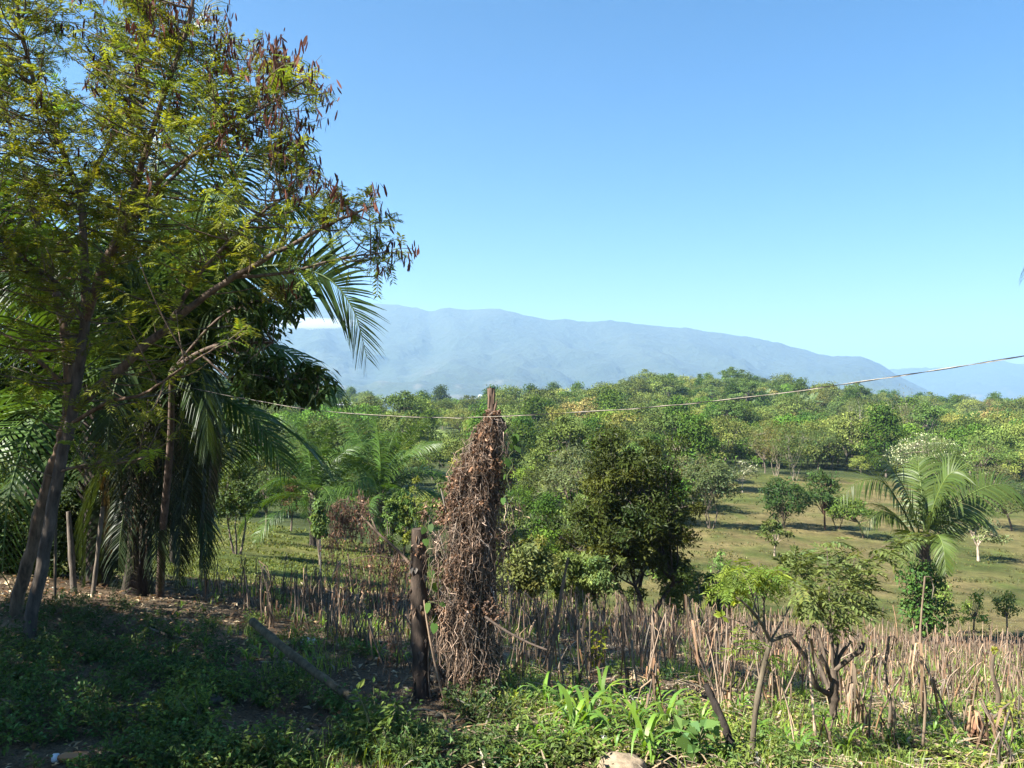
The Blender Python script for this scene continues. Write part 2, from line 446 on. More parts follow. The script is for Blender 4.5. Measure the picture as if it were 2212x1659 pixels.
# ------------------------------------------------------------------ broadleaf trees
def crown_points(r, n, style, zb):
    d = rand_dir(r, n); rad = r.uniform(.35, 1, n) ** .6
    if style == 'umbrella':
        a = r.uniform(0, 2 * math.pi, n); q = np.sqrt(r.uniform(0, 1, n))
        z = zb + (1 - zb) * ((1 - q ** 2) * .75 + .25 * r.uniform(0, 1, n))
        return np.stack([.5 * q * np.cos(a), .5 * q * np.sin(a), z], 1)
    if style == 'vase':
        z = r.uniform(0, 1, n) ** .7; a = r.uniform(0, 2 * math.pi, n)
        q = (.18 + .82 * np.sin(np.clip(z * 1.15, 0, 1) * 2.2)) * np.sqrt(r.uniform(.15, 1, n))
        q = np.where(z > .86, q * .75, q)
        return np.stack([.5 * q * np.cos(a), .5 * q * np.sin(a), zb + (1 - zb) * z], 1)
    p = d * rad[:, None] * .5 * r.uniform(.7, 1.15, (n, 1)) + r.normal(0, .035, (n, 3)) + r.normal(0, .05, 3)
    p[:, 2] = (zb + 1) / 2 + p[:, 2] * (1 - zb)
    if style == 'ragged':
        p[:, :2] *= (1.15 - .6 * (p[:, 2:] - zb) / (1 - zb)) * r.uniform(.6, 1.1, (n, 1))
    return p

def tree_parts(h, w, style='round', zb=.3, clumps=40, per=60, leaf=.15, col=(.06, .10, .025), seed=0, rc=.16, flat=.75, trunk_r=None, fork=None,
               bark=(.12, .095, .07), limbs=14, stems=1, lean=(0, 0), aspect=.42, hue=.10, var=.2, droop=.25, flower=None, lo=0.0, sag=.0):
    r = np.random.default_rng(seed)
    tr = trunk_r or h * .022
    c = crown_points(r, clumps, style, zb)
    c[:, :2] += np.array(lean) * c[:, 2:] ** 1.5
    P = c * np.array([w, w, h])
    R = rc * w * r.uniform(.45, 1.45, clumps)
    cr = MB()
    n = clumps * per
    k = np.repeat(np.arange(clumps), per)
    d = rand_dir(r, n); d[:, 2] = np.abs(d[:, 2]) * np.sign(r.uniform(-.55, 1, n))
    off = d * (R[k] * r.uniform(.25, 1, n) ** .5)[:, None] * np.array([1, 1, flat])
    pos = P[k] + off
    pos[:, 2] = np.maximum(pos[:, 2], lo + .15 * leaf)
    ld = norm(off * .25 + rand_dir(r, n) * R[k][:, None] * .9 - np.array([0, 0, 1]) * R[k][:, None] * droop)
    outw = norm(pos - np.array([0, 0, h * (zb + .35 * (1 - zb))]))
    nr = norm(rand_dir(r, n) * .45 + np.array([0, 0, .35]) + d * .9 + outw * .7)
    cc = tint(r, clumps, col, var * .8, hue)[k] * np.exp(r.normal(0, var, (n, 1)))
    L = leaf * r.uniform(.6, 1.35, n)
    if flower is not None:
        fl = (off[:, 2] > .15 * R[k]) & (r.uniform(0, 1, n) < flower[1])
        cc[fl] = tint(r, int(fl.sum()), flower[0], .1, .03)
    cr.leaves(pos, ld, nr, L, L * aspect, cc)
    tk = MB()
    fz = (fork if fork is not None else zb * .8) * h
    th = []
    base = np.zeros((stems, 3))
    if stems > 1:
        a = r.uniform(0, 6.28) + np.arange(stems) * 6.283 / stems
        base[:, 0] = np.cos(a) * tr * 1.3; base[:, 1] = np.sin(a) * tr * 1.3
        top = base * (3 + 2 * r.uniform(0, 1, (stems, 1))); top[:, 2] = fz
    else:
        top = np.array([[lean[0] * w * .35, lean[1] * w * .35, fz]])
    base[:, 2] = -.25
    top[:, :2] += r.normal(0, .02 * h, (stems, 2))
    sw = r.normal(0, .018 * h, (stems, 3)); sw[:, 2] = 0
    kk = 7
    taper = np.linspace(1.0, .68, kk); taper[0] *= 1.35; taper[1] *= 1.08
    tk.tubes(curve(base, top, kk, sw), tr / stems ** .5 * taper[None], 8, bark)
    # limbs to the clumps
    o = np.argsort(-np.linalg.norm(P - top.mean(0), axis=1))[:limbs]
    A = top[r.integers(0, stems, len(o))]
    B = P[o]
    bow = np.stack([r.normal(0, .04 * w, len(o)), r.normal(0, .04 * w, len(o)), -.06 * np.linalg.norm((B - A)[:, :2], axis=1)], 1)
    pth = curve(A, B, 6, bow)
    tk.tubes(pth, (tr / stems ** .5 * .5 * r.uniform(.7, 1.1, len(o)))[:, None] * np.linspace(1, .18, 6)[None], 5, bark)
    # twigs from limbs to the other clumps
    rest = np.setdiff1d(np.arange(clumps), o)
    if len(rest):
        nodes = np.vstack([pth[:, 2:5].reshape(-1, 3), top])
        dd = np.linalg.norm(P[rest][:, None] - nodes[None], axis=2)
        A = nodes[np.argmin(dd, 1)]
        tk.tubes(curve(A, P[rest], 4, r.normal(0, .02 * w, (len(rest), 3))), tr * .2 * np.linspace(1, .3, 4)[None], 4, bark)
    return tk, cr

def tree(name, label, px, py, top, wpx, cat='tree', group=None, leafmat=None, rz=0, loc=None, h=None, w=None, **kw):
    """a tree standing where the photo shows its foot (px,py), as tall and wide as it shows there"""
    if loc is None:
        loc = hit(px, py)
        h = (py - top) / F * loc[1]; w = wpx / F * loc[1]
    o = thing(name, label, cat, loc, group, rz)
    tk, cr = tree_parts(h, w, **kw)
    tk.build('trunk', BARK, o); cr.build('crown', leafmat or LEAF, o)
    return o

G_DARK, G_MID, G_LITE, G_OLIVE = (.042, .080, .014), (.068, .120, .020), (.125, .18, .035), (.10, .128, .03)

# the dark tree in the middle and its neighbours below the field
tree('dense_tree', 'large dark dense tree standing in the middle below the maize field', 1385, 1338, 944, 306, style='round', zb=.08, clumps=150, per=190, leaf=.18,
     col=(.036, .046, .008), seed=5, rc=.105, stems=4, fork=.22, limbs=26, bark=(.05, .04, .03), leafmat=GLOSSY, hue=.16, trunk_r=.2, aspect=.38)
tree('leafy_shrub_tree', 'light green bushy tree just right of the vine-covered post', 1142, 1326, 1156, 132, style='round', zb=.18, clumps=60, per=70, leaf=.17, col=(.17, .20, .06), seed=6, rc=.14, stems=3, fork=.25, limbs=14, droop=.5)
tree('leafy_shrub_tree', 'round light green small tree between the vine-covered post and the dark tree', 1298, 1340, 1180, 112, style='round', zb=.2, clumps=50, per=70, leaf=.16, col=(.13, .18, .05), seed=7, rc=.15, stems=2, fork=.28, limbs=12, droop=.5)
tree('pale_tree', 'broad pale green tree behind the left shoulder of the dark tree', 1238, 1150, 958, 150, style='umbrella', zb=.3, clumps=80, per=60, leaf=.28, col=(.125, .155, .06), seed=8, rc=.13, flat=.6, limbs=18)
tree('sparse_bush', 'thin green bush leaning out from the left foot of the dark tree', 1255, 1225, 1085, 110, style='ragged', zb=.1, clumps=40, per=50, leaf=.2, col=(.08, .12, .03), seed=9, rc=.14, stems=3, fork=.15)
for i, (px, py, tp, wp, c, lab) in enumerate([
        (1216, 1332, 1185, 74, (.11, .15, .035), 'light green bush between the two round light green trees'),
        (1462, 1346, 1200, 84, (.10, .14, .035), 'light green bush against the right foot of the dark tree'),
        (1096, 1318, 1120, 56, (.13, .17, .05), 'pale narrow bush half hidden by the dry vine'),
        (1560, 1350, 1222, 72, (.085, .13, .03), 'green bush on the field edge left of the feathery sapling')]):
    tree('leafy_bush', lab, px, py, tp, wp, cat='bush', group='light green bushes along the field edge', style='round', zb=.12, clumps=34, per=60, leaf=.16, col=c, seed=520 + i, rc=.15, stems=3, fork=.2, limbs=10, trunk_r=.05, droop=.5)
for i, (px, py, tp, wp, c, lab) in enumerate([
        (1475, 1338, 1232, 66, G_MID, 'slim green young tree on the field edge, first right of the dark tree'),
        (1512, 1342, 1225, 58, (.085, .12, .04), 'slim young tree on the field edge, second right of the dark tree'),
        (1548, 1338, 1188, 62, (.08, .13, .035), 'taller slim young tree on the field edge, third right of the dark tree'),
        (1440, 1332, 1150, 60, G_MID, 'narrow green tree half hidden behind the right side of the dark tree'),
        (1628, 1332, 1236, 48, G_MID, 'small young tree on the field edge behind the feathery sapling'),
        (2044, 1369, 1270, 54, G_LITE, 'bushy sapling on the field edge just right of the ivy-clad palm trunk'),
        (2102, 1379, 1277, 46, G_LITE, 'thin-stemmed young tree on the field edge, second right of the palm'),
        (2177, 1376, 1268, 56, G_OLIVE, 'thin-stemmed forked young tree near the right edge of the field')]):
    tree('young_tree', lab, px, py, tp, wp, group='young trees along the far edge of the maize field', style=('ragged' if i % 2 else 'umbrella'), zb=.3, clumps=30, per=16, leaf=.16, col=tuple(np.array(c) * 1.5), seed=20 + i, rc=.17,
         trunk_r=.05, fork=.38, limbs=9, lean=(.1 * (-1) ** i, 0), bark=(.16, .125, .09), droop=.6)

# trees on the open pasture to the right
PT = [(1674, 1204, 1124, 62, 'umbrella', G_OLIVE, .45, 14, (.30, .24, .18), 'small pale-trunked sapling with thin crown standing alone on open pasture', {'flat': .5}),
      (1690, 1140, 1030, 104, 'round', (.04, .085, .018), .2, 70, (.06, .045, .03), 'round dark green tree on the pasture, left one of the dark pair', {'stems': 3}),
      (1783, 1144, 1020, 76, 'round', (.045, .085, .02), .3, 50, (.12, .07, .045), 'upright dark green tree on the pasture, right one of the dark pair', {}),
      (1809, 1144, 1074, 60, 'ragged', G_DARK, .35, 26, (.10, .065, .045), 'short thick-trunked tree beside the upright dark tree', {'stems': 2}),
      (1868, 1163, 1078, 92, 'umbrella', G_MID, .5, 36, (.12, .09, .06), 'leaning tree with flat crown left of the big palm', {'lean': (-.45, 0), 'flat': .6}),
      (1604, 1064, 996, 64, 'umbrella', (.11, .14, .06), .42, 24, (.33, .29, .24), 'small white-blossomed tree on the slope above the dark tree', {'flower': ((.5, .5, .36), .65), 'flat': .5}),
      (1652, 1022, 935, 84, 'vase', (.14, .13, .05), .4, 36, (.16, .13, .10), 'brownish green spreading tree at the left of the row on the upper pasture edge', {}),
      (1676, 1028, 917, 100, 'vase', (.16, .165, .04), .3, 50, (.20, .165, .12), 'yellow-green vase-shaped tree in the row on the upper pasture edge', {'stems': 4}),
      (1716, 1040, 924, 104, 'vase', (.085, .125, .03), .28, 56, (.20, .17, .13), 'fresh green many-stemmed tree in the row on the upper pasture edge', {'stems': 5}),
      (1767, 1014, 928, 78, 'round', (.07, .10, .03), .4, 36, (.10, .08, .06), 'dark-trunked tree at the right of the row on the upper pasture edge', {}),
      (1800, 1016, 940, 70, 'round', G_OLIVE, .4, 32, (.10, .08, .06), 'olive tree at the end of the row on the upper pasture edge', {}),
      (1852, 985, 848, 84, 'ragged', (.10, .13, .045), .3, 50, (.38, .33, .27), 'tall tree with long pale trunk above the palm', {}),
      (1953, 990, 856, 116, 'round', (.135, .145, .05), .25, 70, (.3, .26, .2), 'large rounded yellow-green tree on the wood edge above the palm', {}),
      (2004, 1058, 936, 158, 'umbrella', (.10, .13, .055), .35, 80, (.2, .16, .12), 'wide flat-topped tree covered in cream blossom behind the palm', {'flower': ((.5, .52, .33), .8), 'flat': .32}),
      (2120, 1062, 940, 146, 'umbrella', (.085, .135, .03), .35, 80, (.16, .12, .09), 'spreading bright green feathery tree right of the blossoming tree', {'flat': .4}),
      (2150, 1078, 1006, 84, 'umbrella', (.14, .16, .06), .5, 34, (.16, .12, .09), 'low flat-topped pale tree under the bright feathery tree', {'flat': .35}),
      (2114, 1213, 1116, 92, 'umbrella', (.13, .155, .065), .42, 32, (.36, .29, .22), 'pale-trunked tree with thin tiered crown right of the palm', {'flat': .4}),
      (2186, 1146, 1050, 96, 'umbrella', (.075, .105, .03), .45, 40, (.11, .085, .065), 'slanting tree at the right edge of the pasture', {'lean': (-.4, 0)}),
      (2235, 1150, 1040, 110, 'round', (.07, .10, .03), .35, 40, (.11, .085, .065), 'dark-stemmed tree cut by the right edge of the picture', {}),
      (1535, 1142, 985, 118, 'round', (.085, .11, .04), .3, 80, (.1, .08, .06), 'tall grey-green tree behind the right shoulder of the dark tree', {'stems': 3}),
      (1500, 1110, 985, 90, 'vase', (.12, .125, .05), .25, 40, (.12, .1, .08), 'thin brownish green tree at the wood edge beside the tall grey-green tree', {})]
for i, (px, py, tp, wp, st, c, zb, nc, bk, lab, kw) in enumerate(PT):
    tree('pasture_tree', lab, px, py, tp, wp, group='trees on the open pasture', style=st, zb=zb, clumps=nc, per=44, leaf=.34, col=c, seed=60 + i, rc=.15 if nc > 30 else .18, bark=bk, trunk_r=.14 if nc > 30 else .09,
         limbs=12, **kw)

# trees on the lime pasture to the left
LT = [(511, 1196, 985, 140, 'ragged', (.07, .115, .03), .38, 60, 'small green tree with slanting stems at the edge of the lime pasture', {'stems': 3, 'lean': (.1, 0)}),
      (574, 1150, 1020, 96, 'round', (.09, .14, .04), .4, 40, 'small light green tree with a short stout trunk on the lime pasture', {'trunk_r': .14}),
      (628, 1150, 1028, 60, 'ragged', (.15, .10, .05), .3, 24, 'brownish bush beside the left arching palm', {}),
      (846, 1215, 1050, 54, 'ragged', (.10, .16, .04), .08, 34, 'upright bright green bush at the left of the three by the vine-covered post', {}),
      (874, 1215, 1042, 46, 'ragged', (.11, .17, .04), .08, 32, 'upright bright green bush in the middle of the three by the vine-covered post', {}),
      (898, 1220, 1030, 56, 'round', (.17, .20, .04), .1, 34, 'yellow-green bush at the right of the three by the vine-covered post', {}),
      (690, 1222, 1078, 50, 'ragged', (.10, .15, .045), .2, 26, 'narrow light green bush in front of the left arching palm', {})]
for i, (px, py, tp, wp, st, c, zb, nc, lab, kw) in enumerate(LT):
    tree('small_tree', lab, px, py, tp, wp, group='small trees on the lime pasture', style=st, zb=zb, clumps=nc, per=60, leaf=.19, col=c, seed=120 + i, rc=.15, limbs=10, bark=(.14, .11, .085), **kw)

# ------------------------------------------------------------------ the wooded hills
def far_variant(seed, h, w, style, col, zb, nc, per, leaf, flat, **kw):
    tk, cr = tree_parts(h, w, style, zb, nc, per, leaf, col, seed, rc=.2, var=.2, hue=.06, flat=flat, limbs=8, bark=(.16, .13, .10), **kw)
    n0 = cr.n
    for v, q, c, s in zip(tk.v, tk.q, tk.c, tk.s):
        cr.v.append(v); cr.q.append(q + n0); cr.c.append(c); cr.m.append(np.full(len(q), 1)); cr.s.append(s)
    cr.n = n0 + tk.n
    return cr
FV = []
for i, (h, w, st, c, zb, fl) in enumerate([(8.5, 8.5, 'round', G_MID, .2, .7), (9.5, 9, 'umbrella', (.072, .10, .034), .3, .45), (7.5, 8, 'round', (.105, .13, .045), .18, .65), (10, 8.5, 'ragged', G_DARK, .2, .6),
                                          (8, 9.5, 'umbrella', (.10, .13, .04), .28, .5), (9, 9, 'round', (.145, .155, .045), .25, .6), (7, 7, 'round', (.05, .085, .022), .12, .7),
                                          (9.5, 10, 'vase', (.09, .115, .035), .22, .5), (8.5, 8, 'round', (.16, .14, .06), .22, .6), (11, 9, 'umbrella', (.06, .095, .028), .42, .4)]):
    FV.append(far_variant(200 + i, h, w, st, (c[0] * 1.25, c[1] * 1.28, c[2] * .95), zb, 34, 110, .42, fl, aspect=.6))

# ------------------------------------------------------------------ palms
def frond_mesh(mb, path, n, ll, droop, width, col, r, twist=0.0, start=.12, rach=.02, vee=.35):
    P = smooth_path(path, 40)
    s = np.concatenate([[0], np.cumsum(np.linalg.norm(np.diff(P, axis=0), axis=1))]); s /= s[-1]
    t = np.linspace(start, 1, n)
    Q = np.stack([np.interp(t, s, P[:, j]) for j in range(3)], 1)
    T = norm(np.gradient(Q, axis=0))
    up = np.array([0, 0, 1.0])
    S = np.cross(T, up); S = norm(S + 1e-6)
    flat = np.linalg.norm(np.cross(T, up), axis=1) < .15
    if flat.any(): S[flat] = norm(np.cross(P[-1] - P[0], up)[None] + 1e-6)
    U = np.cross(S, T)
    prof = np.clip(np.interp(t, [0, .15, .35, .75, .92, 1], [.5, .8, 1, .9, .62, .3]), .1, 1)
    for sg in (-1, 1):
        L = ll * prof * r.uniform(.85, 1.1, n)
        tw = twist * sg
        d0 = norm(sg * S * math.cos(tw) + U * (vee + math.sin(tw)) + T * (.45 + .9 * t[:, None] ** 2) + r.normal(0, .06, (n, 3)))
        k = 4
        pts = [Q]
        d = d0
        for j in range(1, k):
            d = norm(d + np.array([0, 0, -1]) * droop * (.5 + .4 * j) * r.uniform(.7, 1.3, (n, 1)))
            pts.append(pts[-1] + d * (L / (k - 1))[:, None])
        pts = np.stack(pts, 1)
        w = width * np.array([.7, 1, .75, .12])[None] * np.clip(L / ll, .4, 1)[:, None]
        sd = norm(T + .25 * U * sg + r.normal(0, .12, (n, 3)))
        mb.ribbons(pts, sd, w, tint(r, n, col, .14, .06), 0)
    mb.tubes(P[None], rach * np.linspace(1, .15, 40)[None], 5, np.array(col) * 1.35 + np.array([.04, .045, .015]), 0)

def arch(az, el, length, bend, k=6):
    """frond path from the origin: starts at elevation el and bends over by bend radians"""
    t = np.linspace(0, 1, k); p = [np.zeros(3)]
    for j in range(1, k):
        e = el - bend * (t[j] ** 1.35)
        p.append(p[-1] + length / (k - 1) * np.array([math.cos(az) * math.cos(e), math.sin(az) * math.cos(e), math.sin(e)]))
    return np.array(p)

FROND = []          # shared frond shapes, along +X, six metres long
_r = np.random.default_rng(3)
for i, (el, bend) in enumerate([(1.4, .55), (1.25, 1.1), (1.1, 1.5), (.9, 1.7), (.65, 1.7), (.35, 1.5), (.05, 1.2)]):
    m = MB(); frond_mesh(m, arch(0, el, 6.0, bend), 48, 1.25, .26, .09, (.048, .098, .016), _r, rach=.045, twist=(.7, -.6, .8, -.5, .4, -.4, .2)[i])
    FROND.append(m.build('frond', PALM).data)
for o in list(COL.objects):
    if o.name.startswith('frond'): bpy.data.objects.remove(o)

def palm(label, loc, trunk_h, size, nf, seed, group=None, trunk_r=.24, lean=(0, 0), skirt=True, bark=(.10, .08, .06)):
    r = np.random.default_rng(seed)
    o = thing('palm_tree', label, 'palm', loc, group)
    tk = MB()
    top = np.array([lean[0], lean[1], trunk_h])
    p = curve(np.array([[0, 0, -.3]]), top[None], 8, np.array([[lean[0] * .2, 0, 0]]))
    tk.tubes(p, trunk_r * np.array([1.35, 1.1, 1, 1, 1, 1.05, 1.2, .9])[None], 10, bark)
    nb = 40          # old leaf bases on the trunk
    a = np.arange(nb) * 2.4; z = np.linspace(.35, 1, nb) * trunk_h
    A = np.stack([np.cos(a) * trunk_r * .8 + lean[0] * z / trunk_h, np.sin(a) * trunk_r * .8 + lean[1] * z / trunk_h, z], 1)
    B = A + np.stack([np.cos(a) * trunk_r * .9, np.sin(a) * trunk_r * .9, np.full(nb, trunk_r * 1.3)], 1)
    tk.tubes(curve(A, B, 3, np.zeros((nb, 3))), np.array([[.06, .05, .02]]) * (trunk_r / .24), 4, tint(r, nb, bark, .2))
    tk.build('trunk', BARK, o)
    for i in range(nf):
        q = i / (nf - 1)
        v = min(6, int(q * 7 + r.uniform(-.3, .5))) if skirt else min(5, int(q * 5.5))
        f = obj('frond', FROND[max(0, v)], o)
        f.location = top + np.array([0, 0, -.1 - .25 * q])
        f.rotation_euler = (r.normal(0, .12), r.normal(0, .1), i * 2.4 + r.normal(0, .25))
        sc = size / 6 * r.uniform(.85, 1.1)
        f.scale = (sc, sc, sc)
    return o

pa = hit(677, 1180); pb = hit(822, 1196)
palm('left of the two arching palms beyond the lime pasture', pa, (1180 - 1062) / F * pa[1], 120 / F * pa[1] * 1.55, 17, 1, 'palms beyond the lime pasture', .22)
palm('right of the two arching palms beyond the lime pasture, nearer the vine-covered post', pb, (1196 - 1066) / F * pb[1], 130 / F * pb[1] * 1.6, 20, 2, 'palms beyond the lime pasture', .22)

def frond_px(o, pts, n, ll, r, droop=.28, width=.06, col=(.055, .095, .025), rach=.03, **kw):
    m = MB(); P = np.array([pix(*p) for p in pts]) - np.array(o.location)
    frond_mesh(m, P, n, ll, droop, width, col, r, rach=rach, **kw)
    return m.build('frond', PALM, o)

# big palm on the right, ivy round its trunk
rp = hit(1992, 1382); yr = rp[1]
rpalm = thing('palm_tree', 'big palm with ivy-clad trunk at the right end of the field', 'palm', rp)
_r = np.random.default_rng(8)
tm = MB()
tp = np.array([pix(1992, 1384, yr), pix(1996, 1300, yr), pix(1994, 1220, yr), pix(1996, 1150, yr)]) - rp
tm.tubes(smooth_path(tp, 9)[None], np.linspace(.36, .27, 9)[None], 12, (.09, .07, .05))
tm.build('trunk', BARK, rpalm)
for pts, sc, tw in [([(1990, 1172, 0), (1975, 1110, -.3), (1948, 1045, -.7), (1912, 992, -1), (1884, 982, -1.2)], 1, 1.1), ([(1986, 1175, 0), (1950, 1100, -.5), (1905, 1040, -1.1), (1855, 1040, -1.5), (1812, 1078, -1.7)], 1.05, .8),
                    ([(2000, 1172, 0), (2018, 1090, -.8), (2046, 1030, -1.4), (2076, 1018, -1.7), (2096, 1040, -1.9)], 1, -1.0), ([(2005, 1176, 0), (2055, 1100, -.1), (2115, 1058, .1), (2175, 1048, .2), (2222, 1085, .2)], 1.15, -.9),
                    ([(1997, 1168, 0), (1994, 1090, .5), (1986, 1025, 1.1), (1984, 985, 1.7)], .95, .3), ([(1999, 1168, 0), (2018, 1085, .7), (2042, 1015, 1.3), (2064, 972, 1.8)], 1, -1.1),
                    ([(1986, 1180, 0), (1945, 1125, -.4), (1900, 1105, -.8), (1862, 1140, -1.1)], .85, .6), ([(2008, 1180, 0), (2060, 1125, .9), (2110, 1110, 1.6), (2150, 1145, 2.1)], .85, -.6),
                    ([(1992, 1178, 0), (1972, 1150, -1.3), (1958, 1172, -2.1), (1952, 1226, -2.3)], .7, .2), ([(2002, 1180, 0), (2024, 1156, -1.3), (2038, 1182, -2.0), (2044, 1236, -2.2)], .7, -.2)]:
    frond_px(rpalm, [(a, b, yr + c) for a, b, c in pts], 56, 1.3 * sc, _r, .17, .095, (.062, .095, .02), .045, vee=.1, twist=tw)
ivy = MB()
for (a, b, w_, h_, n_) in [(1990, 1250, 52, 40, 500), (1985, 1300, 40, 45, 300), (2005, 1330, 58, 50, 620), (2010, 1230, 38, 30, 220)]:
    c = pix(a, b, yr - .35) - rp
    d = rand_dir(_r, n_) * (_r.uniform(.5, 1, (n_, 1))) * np.array([w_, 46, h_]) / F * yr
    p = c + d
    ivy.leaves(p, norm(d * .5 + rand_dir(_r, n_) - [0, 0, .6]), norm(d + [0, 0, .5]), .2, .13, tint(_r, n_, (.055, .12, .025), .25))
ivy.build('ivy', GLOSSY, rpalm)

# palm clump on the left behind the podded tree
_r = np.random.default_rng(15)
lb = hit(295, 1285); yl = lb[1]
lp = thing('palm_tree', 'tall dark palm with great arching fronds behind the podded tree', 'palm', lb)
tm = MB()
tm.tubes(smooth_path(np.array([pix(297, 1290, yl), pix(305, 1150, yl), pix(335, 1000, yl), pix(352, 840, yl)]) - lb, 10)[None], np.array([[.33, .26, .22, .21, .22, .25, .29, .32, .32, .26]]), 12, (.035, .027, .022))
nb = 60; a = np.arange(nb) * 2.4; q = np.linspace(.45, 1, nb)
A = smooth_path(np.array([pix(305, 1150, yl), pix(335, 1000, yl), pix(352, 840, yl)]) - lb, 60)
o_ = np.stack([np.cos(a), np.sin(a), np.zeros(nb)], 1)
tm.tubes(curve(A + o_ * .22, A + o_ * .42 + [0, 0, .5], 4, o_ * .06), np.array([[.07, .075, .05, .015]]), 5, tint(_r, nb, (.11, .08, .06), .35))
n = 160; kq = _r.integers(0, 60, n); an = _r.uniform(0, 6.28, n); od = np.stack([np.cos(an), np.sin(an), 0 * an], 1); hl = _r.uniform(.3, 1.1, (n, 1)); q = A[kq] + od * .3
tm.ribbons(np.stack([q, q + od * .1 - [0, 0, .2] * hl, q + od * .12 - [0, 0, 1] * hl], 1), np.stack([-np.sin(an), np.cos(an), 0 * an], 1), np.array([[.03, .035, .01]]), tint(_r, n, (.10, .075, .055), .4))
tm.build('trunk', BARK, lp)
sp = MB()
for (x0, y0, x1, y1) in [(338, 880, 322, 985), (395, 885, 385, 975), (366, 870, 372, 950), (312, 890, 300, 960)]:
    pts = smooth_path(np.array([pix(x0 + 6, y0 - 20, yl - .45), pix(x0, y0, yl - .6), pix((x0 + x1) / 2 + 8, (y0 + y1) / 2, yl - .62), pix(x1, y1, yl - .45)]) - lb, 8)
    sp.ribbons(pts[None], np.array([[1.0, .2, .1]]), np.array([[.03, .09, .15, .18, .18, .16, .12, .05]]), (.20, .15, .115))
sp.build('flower_sheath', DEAD, lp)
LF = [[(355, 835, 0), (430, 660, -.3), (560, 578, -.8), (690, 592, -1.2), (760, 662, -1.4), (793, 772, -1.5)], [(355, 830, 0), (420, 560, .2), (480, 400, .3), (560, 310, .3), (645, 315, .2)],
      [(350, 830, 0), (330, 560, .5), (345, 330, .8), (380, 150, 1), (408, 10, 1.1), (425, -60, 1.1)], [(360, 830, 0), (400, 500, -.4), (445, 260, -.8), (460, 90, -1)], [(350, 830, 0), (290, 600, .3), (250, 420, .6), (190, 300, .9)],
      [(350, 830, 0), (240, 640, -.4), (150, 570, -.8), (80, 610, -1), (30, 740, -1)], [(370, 830, 0), (440, 690, -1), (500, 640, -1.8), (545, 690, -2.2), (560, 800, -2.3)],
      [(360, 840, 0), (470, 570, .6), (590, 440, 1), (690, 470, 1.2), (725, 550, 1.2)], [(340, 850, 0), (410, 760, -1.2), (440, 820, -1.8), (450, 970, -2)], [(340, 850, 0), (285, 770, -1.2), (245, 850, -1.8), (230, 990, -2)],
      [(355, 830, 0), (385, 640, .8), (450, 500, 1.6), (530, 520, 2.2), (570, 620, 2.4)], [(350, 835, 0), (310, 640, -.8), (260, 540, -1.6), (190, 560, -2.1), (150, 660, -2.3)],
      [(358, 835, 0), (450, 720, 1), (530, 700, 1.8), (590, 780, 2.3)], [(355, 830, 0), (400, 600, -1.2), (430, 450, -2.2), (470, 420, -3), (520, 500, -3.4)],
      [(350, 835, 0), (300, 650, 1.2), (220, 580, 2.2), (140, 620, 2.8)]]
LF += [[(a + _r.normal(0, 22) * (i > 0), b + _r.normal(0, 22) * (i > 0), c + _r.uniform(.3, 1.3) * i * .4) for i, (a, b, c) in enumerate(p)] for p in LF[1:13]]
for j, p in enumerate(LF):
    frond_px(lp, [(a, b, yl + c) for a, b, c in p], 100 if j == 0 else 80, 1.25 if j == 0 else 1.12, _r, .07 if j == 0 else .3, .12 if j == 0 else .058, (.034, .062, .02), .035, twist=1.2 if j == 0 else _r.uniform(-.9, .9), vee=.1)
for j in range(20):       # old fronds hanging down round the trunk
    a = j * 2.4; q = pix(350, 850 + 12 * (j % 4), yl); L = _r.uniform(1.8, 3.6); d = np.array([math.cos(a), math.sin(a), 0])
    m = MB(); frond_mesh(m, np.array([q + d * .2, q + d * .75 + [0, 0, .25], q + d * 1.0 - [0, 0, .5 * L * .5], q + d * .9 - [0, 0, L]]) - lb, 46, .7, .4, .045, (.035, .042, .018) if j % 4 else (.08, .058, .036), _r, rach=.025)
    m.build('frond', PALM, lp)
for j in range(11):
    a = j * 2.4 + .5; q = pix(318, 1010 + 14 * (j % 4), yl); L = _r.uniform(1.5, 2.4); d = np.array([math.cos(a), math.sin(a), 0])
    m = MB(); frond_mesh(m, np.array([q + d * .2, q + d * .7 + [0, 0, .15], q + d * 1.1 - [0, 0, .45 * L], q + d * 1.15 - [0, 0, L]]) - lb, 50, .6, .34, .045, (.026, .042, .016), _r, rach=.022, twist=_r.uniform(-.6, .6)); m.build('frond', PALM, lp)
lb2 = hit(300, 1262)
yp = thing('young_palm', 'low spreading young palm at the foot of the tall dark palm', 'palm', lb2)
y2 = lb2[1]
tm = MB(); tm.tubes((np.array([pix(300, 1268, y2), pix(298, 1200, y2), pix(296, 1130, y2)]) - lb2)[None], np.array([[.28, .22, .16]]), 10, (.045, .036, .03)); tm.build('trunk', BARK, yp)
for p in [[(300, 1150, 0), (370, 1040, -.6), (470, 965, -1), (570, 935, -1.1), (625, 960, -1.1)], [(300, 1150, 0), (350, 1060, -1.2), (400, 1050, -1.9), (440, 1120, -2.4), (450, 1220, -2.5)],
          [(295, 1150, 0), (230, 1030, -.3), (150, 985, -.5), (70, 1000, -.8), (-20, 1080, -1)], [(298, 1150, 0), (280, 1020, -1), (250, 1000, -1.8), (215, 1080, -2.3)], [(300, 1150, 0), (340, 980, .6), (420, 900, 1), (520, 900, 1.2), (580, 970, 1.2)],
          [(297, 1150, 0), (330, 1060, -1.6), (345, 1090, -2.2), (350, 1200, -2.5)], [(297, 1150, 0), (260, 1000, .7), (190, 930, 1.2), (100, 950, 1.4), (40, 1040, 1.5)]]:
    frond_px(yp, [(a, b, y2 + c) for a, b, c in p], 84, .9, _r, .3, .05, (.04, .075, .022), .03, twist=_r.uniform(.2, .9))
lb3 = hit(205, 1262)
